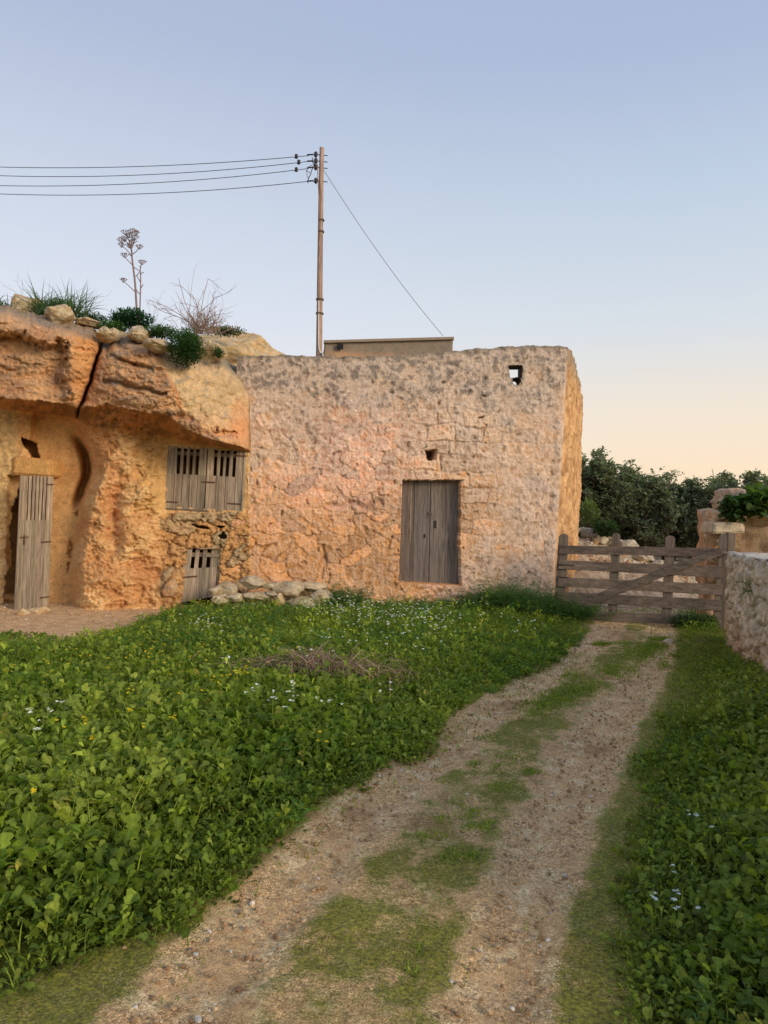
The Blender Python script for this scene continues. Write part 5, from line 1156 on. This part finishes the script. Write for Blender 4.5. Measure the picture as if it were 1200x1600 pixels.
def bush(name, lb, cen, dims, n, ls, col, seed, kn=KN_SML, droop=0., cat='bush', fine=.5):
    Lv = Leaves(); p = rng.normal(size=(n, 3)); p /= np.linalg.norm(p, axis=1)[:, None]; r_ = rng.random(n) ** .45
    q = p * r_[:, None]; q = q * (1 + .35 * fbm(p * 2.2 + seed, 3, 33))[:, None] * np.array(dims) + np.array(cen)
    q[:, 2] -= droop * np.clip(-(q[:, 1] - cen[1]), 0, 1)
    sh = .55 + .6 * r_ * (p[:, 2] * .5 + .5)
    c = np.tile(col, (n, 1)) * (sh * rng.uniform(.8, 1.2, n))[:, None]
    Lv.add(q, rng.uniform(0, 6.3, n), rng.uniform(-.3, 1.4, n), ls * rng.uniform(.6, 1.3, n), np.full(n, ls * fine), rng.uniform(0, 1.2, n), c, kn)
    # a few woody stems
    for k_ in range(10):
        j = rng.integers(n); pts = np.array([[cen[0], cen[1], cen[2] - dims[2] * .8], (np.array(cen) + q[j]) / 2, q[j]])
        t_ = np.linspace(0, 1, 3)
        Lv.add(np.array([[cen[0], cen[1], cen[2] - dims[2] * .8]]), np.array([math.atan2(q[j, 1] - cen[1], q[j, 0] - cen[0])]), np.array([1.1]), np.array([np.linalg.norm(q[j] - pts[0])]), np.array([.012]), np.array([.2]), np.array([lin(110, 92, 72)]), KN_GRS)
    return tag(Lv.build(name, M_LEAF), lb, cat)
bush('fennel_bush', 'dark feathery green bush around the foot of the dry flower stalk', W(205, 500, 11.3), (.34, .25, .15), 2600, .07, lin(52, 92, 62), 1.2, KN_SML, 0, 'bush', .22)
bush('low_plant', 'light green low plant right of the pale wedge boulder', W(176, 514, 11.15), (.2, .2, .12), 1100, .06, lin(84, 118, 62), 4.2, KN_SML, 0, 'plant', .3)
bush('hanging_bush', 'dense green bush hanging over the front of the right rock slab', W(291, 545, 10.45), (.25, .2, .28), 4600, .05, lin(66, 98, 54), 2.2, KN_SML, .1, 'bush', .25)
bush('low_plant', 'green plant spreading along the ledge left of the hanging bush', W(252, 520, 10.95), (.27, .2, .1), 1500, .05, lin(78, 108, 54), 3.2, KN_SML, 0, 'plant', .3)
bush('leafy_plant', 'glossy green leaves sprawling over the ruined wall, left plant', W(1148, 795, 11.15), (.2, .2, .17), 260, .13, lin(66, 92, 48), 5.2, KN_MED, .3, 'plant', .75)
bush('leafy_plant', 'glossy green leaves sprawling over the ruined wall, right plant at the frame edge', W(1190, 786, 11.05), (.26, .25, .2), 360, .14, lin(82, 108, 52), 6.2, KN_MED, .3, 'plant', .75)
bush('shrub', 'low dark green shrub among the rubble stones behind the gate', W(945, 826, 17.1), (.3, .3, .18), 700, .08, lin(62, 84, 50), 7.2)
bush('shrub', 'pale yellow-green shrub beside the far corner of the building', W(920, 800, 18.2), (.25, .25, .3), 500, .12, lin(112, 130, 78), 8.2, KN_GRS, 0, 'shrub', .2)
bush('shrub', 'weedy green bush growing at the foot of the gate on its right side', G(1095, 988) + [0, .25, .10], (.36, .2, .15), 1300, .10, lin(74, 100, 56), 9.2, KN_GRS, 0, 'bush', .12)
bush('low_plant', 'low dull green plant on the ridge between the two spiky clumps', W(92, 480, 11.7), (.3, .2, .12), 900, .06, lin(84, 108, 66), 10.2, KN_SML, 0, 'plant', .3)
bush('low_plant', 'flat green mat on the cliff edge just right of the spiky grass', W(146, 500, 11.5), (.24, .2, .1), 900, .05, lin(72, 98, 58), 11.2, KN_SML, 0, 'plant', .3)
bush('low_plant', 'little green tuft in the joint under the dry shrub', W(341, 552, 10.9), (.09, .1, .08), 300, .05, lin(72, 98, 58), 12.2, KN_SML, 0, 'plant', .3)
bush('low_plant', 'dull greenish growth capping the left side of the humped outcrop', W(350, 518, 12.2), (.34, .2, .07), 700, .06, lin(100, 104, 66), 13.2, KN_SML, 0, 'plant', .3)
# dry umbel stalk
def wood(name, pts_list, parent, mat, n=6, smooth=True):
    mb = MB()
    for P_, r_, c_ in pts_list: mb.tube(P_, r_, n, c_)
    return mb.build(name, mat, parent, smooth)
uk = empty('dry_flower_stalk', W(216, 515, 11.25)); tag(uk, 'tall dead umbel flower stalk standing against the sky on the cliff', 'dead plant')
DU = 11.25; CB = lin(140, 116, 106)
def line(pts, r0, r1, D_=DU, jit=0.):
    P_ = np.array([W(a, b, D_ + rng.normal(0, jit)) for a, b in pts]); t0 = np.linspace(0, 1, len(P_)); t1 = np.linspace(0, 1, len(P_) * 4)
    P2 = np.stack([np.interp(t1, t0, P_[:, k_]) for k_ in range(3)], 1)
    P2[1:-1] = (P2[:-2] + P2[1:-1] * 2 + P2[2:]) / 4
    return (P2, np.linspace(r0, r1, len(P2)), CB)
st = [line([(215, 515), (213.5, 480), (211, 440), (206.5, 405), (205, 385)], .019, .012), line([(218, 505), (219, 470), (220, 440), (219, 415)], .012, .008)]
br = [((205, 400), (198, 390), (190, 384)), ((206, 398), (213, 393), (217, 387)), ((205, 390), (198, 378), (193, 374)), ((205, 388), (201, 375), (198, 366)), ((205, 386), (206, 375), (207, 364)), ((206, 388), (210, 378), (212, 372)), ((207, 414), (201, 408), (195, 402)), ((207, 416), (213, 420), (219, 424)), ((214, 458), (207, 452), (195, 441)), ((219, 424), (220, 416), (222, 412)), ((212, 432), (216, 428), (220, 422)), ((220, 450), (223, 446), (224, 444)), ((219, 440), (215, 433), (213, 430)), ((219, 460), (215, 456), (213, 452)), ((219, 430), (222, 426), (225, 426)), ((205, 390), (203, 380), (202, 374))]
for b_ in br: st.append(line(b_, .008, .005))
wood('stem', st, uk, M_PLAIN)
for (a, b, w_) in [(190, 376, 8), (197, 364, 9), (207, 361, 7.5), (194, 373, 7), (210, 371, 8), (218, 386, 6.5), (195, 399, 7), (222, 410, 7), (193, 438, 5), (202, 368, 8), (190, 383, 6), (208, 378, 6), (202, 384, 6), (213, 364, 5)]:
    c_ = W(a, b + 4, DU + rng.normal(0, .04)); mb = MB(); R = w_ * DU / F
    for k_ in range(16):
        az = k_ * 2.4; rr_ = R * math.sqrt((k_ + .5) / 16); e = c_ + [rr_ * math.cos(az), rr_ * math.sin(az), .035 + .03 * (1 - (rr_ / R) ** 2)]
        mb.tube([c_, (c_ + e) / 2 + [0, 0, -.004], e], .0022, 4, CB)
        for m_ in range(4):
            mb.tube([e, e + [rng.normal(0, .011), rng.normal(0, .011), .012]], .0028, 4, CB * .9)
    mb.build('umbel', M_PLAIN, uk)
adopt(uk)
# dry shrub
dsn = empty('dry_shrub', W(312, 525, 11.3)); tag(dsn, 'bare twiggy dead shrub on the cliff top right of the dry flower stalk', 'dead shrub')
segs = []
def grow(p, d_, ln, r_, dep, col):
    n_ = 5; P_ = [p]; 
    for i in range(n_):
        d_ = d_ + rng.normal(0, .13, 3); d_ /= np.linalg.norm(d_); p = p + d_ * ln / n_; P_.append(p)
        if dep > 0 and i >= 1 and rng.random() < .55:
            dd_ = d_ + rng.normal(0, .5, 3); dd_ /= np.linalg.norm(dd_); grow(p, dd_, ln * rng.uniform(.3, .6), r_ * .6, dep - 1, col)
    segs.append((np.array(P_), np.linspace(r_, r_ * .5, n_ + 1), col))
for (a, b, ln) in [(262, 466, 0), (284, 452, 0), (297, 436, 0), (312, 442, 0), (327, 436, 0), (345, 470, 0), (303, 470, 0), (322, 470, 0), (290, 480, 0), (335, 488, 0)]:
    s0 = W(312 + rng.normal(0, 8), 522, 11.3 + rng.normal(0, .08)); t0 = W(a, b, 11.3 + rng.normal(0, .2)); d_ = t0 - s0; L_ = np.linalg.norm(d_); grow(s0, d_ / L_, L_, .007, 2, lin(150, 122, 108))
for k_ in range(70):
    s0 = W(312 + rng.normal(0, 15), 522, 11.3 + rng.normal(0, .12)); d_ = np.array([rng.normal(0, .6), rng.normal(0, .4), 1]); grow(s0, d_ / np.linalg.norm(d_), rng.uniform(.2, .5), .004, 1, lin(150, 120, 104))
wood('twigs', segs, dsn, M_PLAIN, 4)
Lv = Leaves(); n = 500; c0 = W(316, 508, 11.3); q = rng.normal(size=(n, 3)) * np.array([.13, .1, .09]) + c0
Lv.add(q, rng.uniform(0, 6.3, n), rng.uniform(0, 1.5, n), rng.uniform(.04, .12, n), np.full(n, .008), rng.uniform(0, 1, n), mixc(lin(130, 124, 92), lin(160, 126, 108), rng.random(n)), KN_GRS)
Lv.build('dry_leaves', M_LEAF, dsn); adopt(dsn)
segs = []
for (a, b) in [(236, 470), (245, 466), (228, 462), (240, 488), (250, 495)]:
    s0 = W(240 + rng.normal(0, 5), 515, 11.4); t0 = W(a, b, 11.4); d_ = t0 - s0; L_ = np.linalg.norm(d_); grow(s0, d_ / L_, L_, .004, 2, lin(180, 160, 146))
tag(wood('dry_twigs', segs, None, M_PLAIN, 4), 'few thin pale dead twigs between the flower stalk and the dry shrub', 'dead plant')
segs = []; s0 = W(34, 465, 11.3)
for (a, b) in [(16, 438), (26, 428), (38, 440)]:
    t0 = W(a, b, 11.3); d_ = t0 - s0; L_ = np.linalg.norm(d_); grow(s0, d_ / L_, L_, .003, 1, lin(170, 150, 140))
tag(wood('dry_twigs', segs, None, M_PLAIN, 4), 'thin dead stalk left of the spiky grass on the cliff', 'dead plant')

# ================================================================== TREES beyond the gate
TL = lin(122, 132, 108)  # leaf colour greyed to stand in for distance haze
def tree(a, ytop, ybase, D_, wid, lb, dens_=1., up=.75, sub=0):
    base_ = W(a, ybase, D_); base_[2] = float(ground_z(np.array(base_[0]), np.array(base_[1]))) - .05
    top_ = W(a, ytop, D_); Ht = top_[2] - base_[2]; R = wid * D_ / F
    root = empty('tree', base_); tag(root, lb, 'tree', 'dark leafy trees behind the gate')
    mb = MB(); tips = []
    brc = lin(96, 84, 72)
    def limb(p, d0, ln, r_, dep):
        n_ = 6; P_ = [p]; d0 = d0 / np.linalg.norm(d0)
        for i in range(n_):
            d0 = d0 + rng.normal(0, .12, 3) + np.array([0, 0, .06]); d0 /= np.linalg.norm(d0); p = p + d0 * ln / n_; P_.append(p.copy())
            if dep > 0 and i >= 1:
                for _ in range(2 if dep > 1 else 1):
                    dd_ = d0 * .6 + rng.normal(0, .55, 3) * np.array([1, 1, .6]); limb(p.copy(), dd_, ln * rng.uniform(.4, .65), r_ * .55, dep - 1)
        mb.tube(np.array(P_), np.linspace(r_, r_ * .45, n_ + 1), 6, brc, False)
        if dep <= 1: tips.append(np.array(P_))
    for k_ in range(6):
        az = k_ * 1.05 + rng.normal(0, .3); lean = rng.uniform(.15, .9) * min(1.2, R / Ht * 1.5)
        limb(base_ + [rng.normal(0, .08), rng.normal(0, .08), 0], np.array([math.cos(az) * lean, math.sin(az) * lean, 1.]), Ht * rng.uniform(.45, .62), .05, 2)
    Lv = Leaves()
    T_ = np.concatenate(tips); pr_ = T_[rng.integers(len(T_), size=int(1700 * dens_))] + rng.normal(0, .05, (int(1700 * dens_), 3))
    # confine the crown roughly to its width, fill the lower skirts
    sk = rng.normal(size=(int(650 * dens_), 3)); sk /= np.linalg.norm(sk, axis=1)[:, None]; sk = sk * (rng.random(len(sk)) ** .4)[:, None] * np.array([R * .95, R * .7, Ht * .36]) + base_ + [0, 0, Ht * .40]
    sk = sk[fbm(sk * 1.9, 3, 600 + sub) > .0]
    sh = np.concatenate([pr_, sk])
    # upright spiky shoots along the top of the crown
    for k_ in range(int(46 * dens_)):
        a_ = rng.uniform(-1, 1); zt_ = base_[2] + Ht * (.98 - .30 * a_ ** 2 - rng.uniform(0, .3)); ln_ = rng.uniform(.3, .75); b0_ = base_ + [a_ * R, rng.normal(0, R * .4), 0]; b0_[2] = zt_ - ln_
        d_ = np.array([rng.normal(0, .16), rng.normal(0, .16), 1.]); tt_ = np.linspace(0, 1, 9)[:, None]; pts_ = b0_ + d_ * ln_ * tt_
        mb.tube(pts_, .009, 4, brc, False); sh = np.vstack([sh, np.repeat(pts_, 2, 0)])
    tr_ = mb.build('trunk', M_PLAIN, root, True)
    # each point is a short upright shoot carrying a whorl of leaflets
    n = len(sh); saz = rng.uniform(0, 6.3, n); sel = rng.uniform(.3, 1.5, n); sln = rng.uniform(.10, .24, n)
    dirv = np.stack([np.cos(saz) * np.cos(sel), np.sin(saz) * np.cos(sel), np.sin(sel)], 1)
    Lv.add(sh, saz, sel, sln, np.full(n, .008), np.zeros(n), np.tile(brc, (n, 1)), KN_GRS)
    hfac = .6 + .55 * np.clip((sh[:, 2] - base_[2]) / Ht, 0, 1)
    for k_ in range(7):
        t_ = (k_ + rng.random(n)) / 7 * .8 + .25; b_ = sh + dirv * (sln * t_)[:, None]
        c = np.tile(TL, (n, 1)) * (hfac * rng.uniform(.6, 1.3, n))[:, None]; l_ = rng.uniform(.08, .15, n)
        Lv.add(b_, saz + rng.uniform(-2.6, 2.6, n), rng.uniform(-.2, 1.0, n), l_, l_ * rng.uniform(.4, .65, n), rng.uniform(0, 1., n), c, KN_SML)
    Lv.build('crown', M_TREE, root); adopt(root)
for i, (a, yt, D_, wd_, lb, dn) in enumerate([
    (918, 702, 21.5, 46, 'tallest dark tree, right against the far corner of the stone building', 1.1),
    (962, 722, 22.5, 40, 'dark tree with spiky upright shoots, second from the building corner', 1.),
    (1003, 738, 21.8, 40, 'dark tree behind the middle of the gate', 1.),
    (1045, 752, 22.8, 40, 'lower dark tree standing over the third upright of the gate', 1.),
    (1088, 748, 22.0, 38, 'dark tree just left of the ruined wall, with one shoot sticking up', 1.),
    (1128, 744, 23.5, 36, 'dark tree whose shoots show above the boulder on the ruined wall', .7),
    (1185, 736, 21.0, 42, 'dark tree at the right edge of the view behind the ruined wall', .9)]):
    tree(a, yt, 870, D_, wd_, lb, dn, sub=i)
bk = empty('hedge', (8, 27, 1)); bk.location = (8, 27, 1)
tag(bk, 'dark belt of bushes filling the gaps low behind the trees', 'hedge')
Lv = Leaves(); n = 11000; x = rng.uniform(5.2, 17, n); y = rng.uniform(24.5, 27, n); z = 1.0 + rng.random(n) ** .8 * (1.0 + .35 * fbm(P3(x * .8, y * .3), 3, 620)); l_ = rng.uniform(.12, .25, n)
Lv.add(np.stack([x, y, z - .6], 1), rng.uniform(0, 6.3, n), rng.uniform(-.2, 1.3, n), l_, l_ * .5, rng.uniform(0, 1, n), np.tile(TL * .8, (n, 1)) * rng.uniform(.6, 1.2, n)[:, None], KN_SML)
Lv.build('foliage', M_TREE, bk); adopt(bk)
print('objects', len(bpy.data.objects), 'faces', sum(len(m.polygons) for m in bpy.data.meshes))
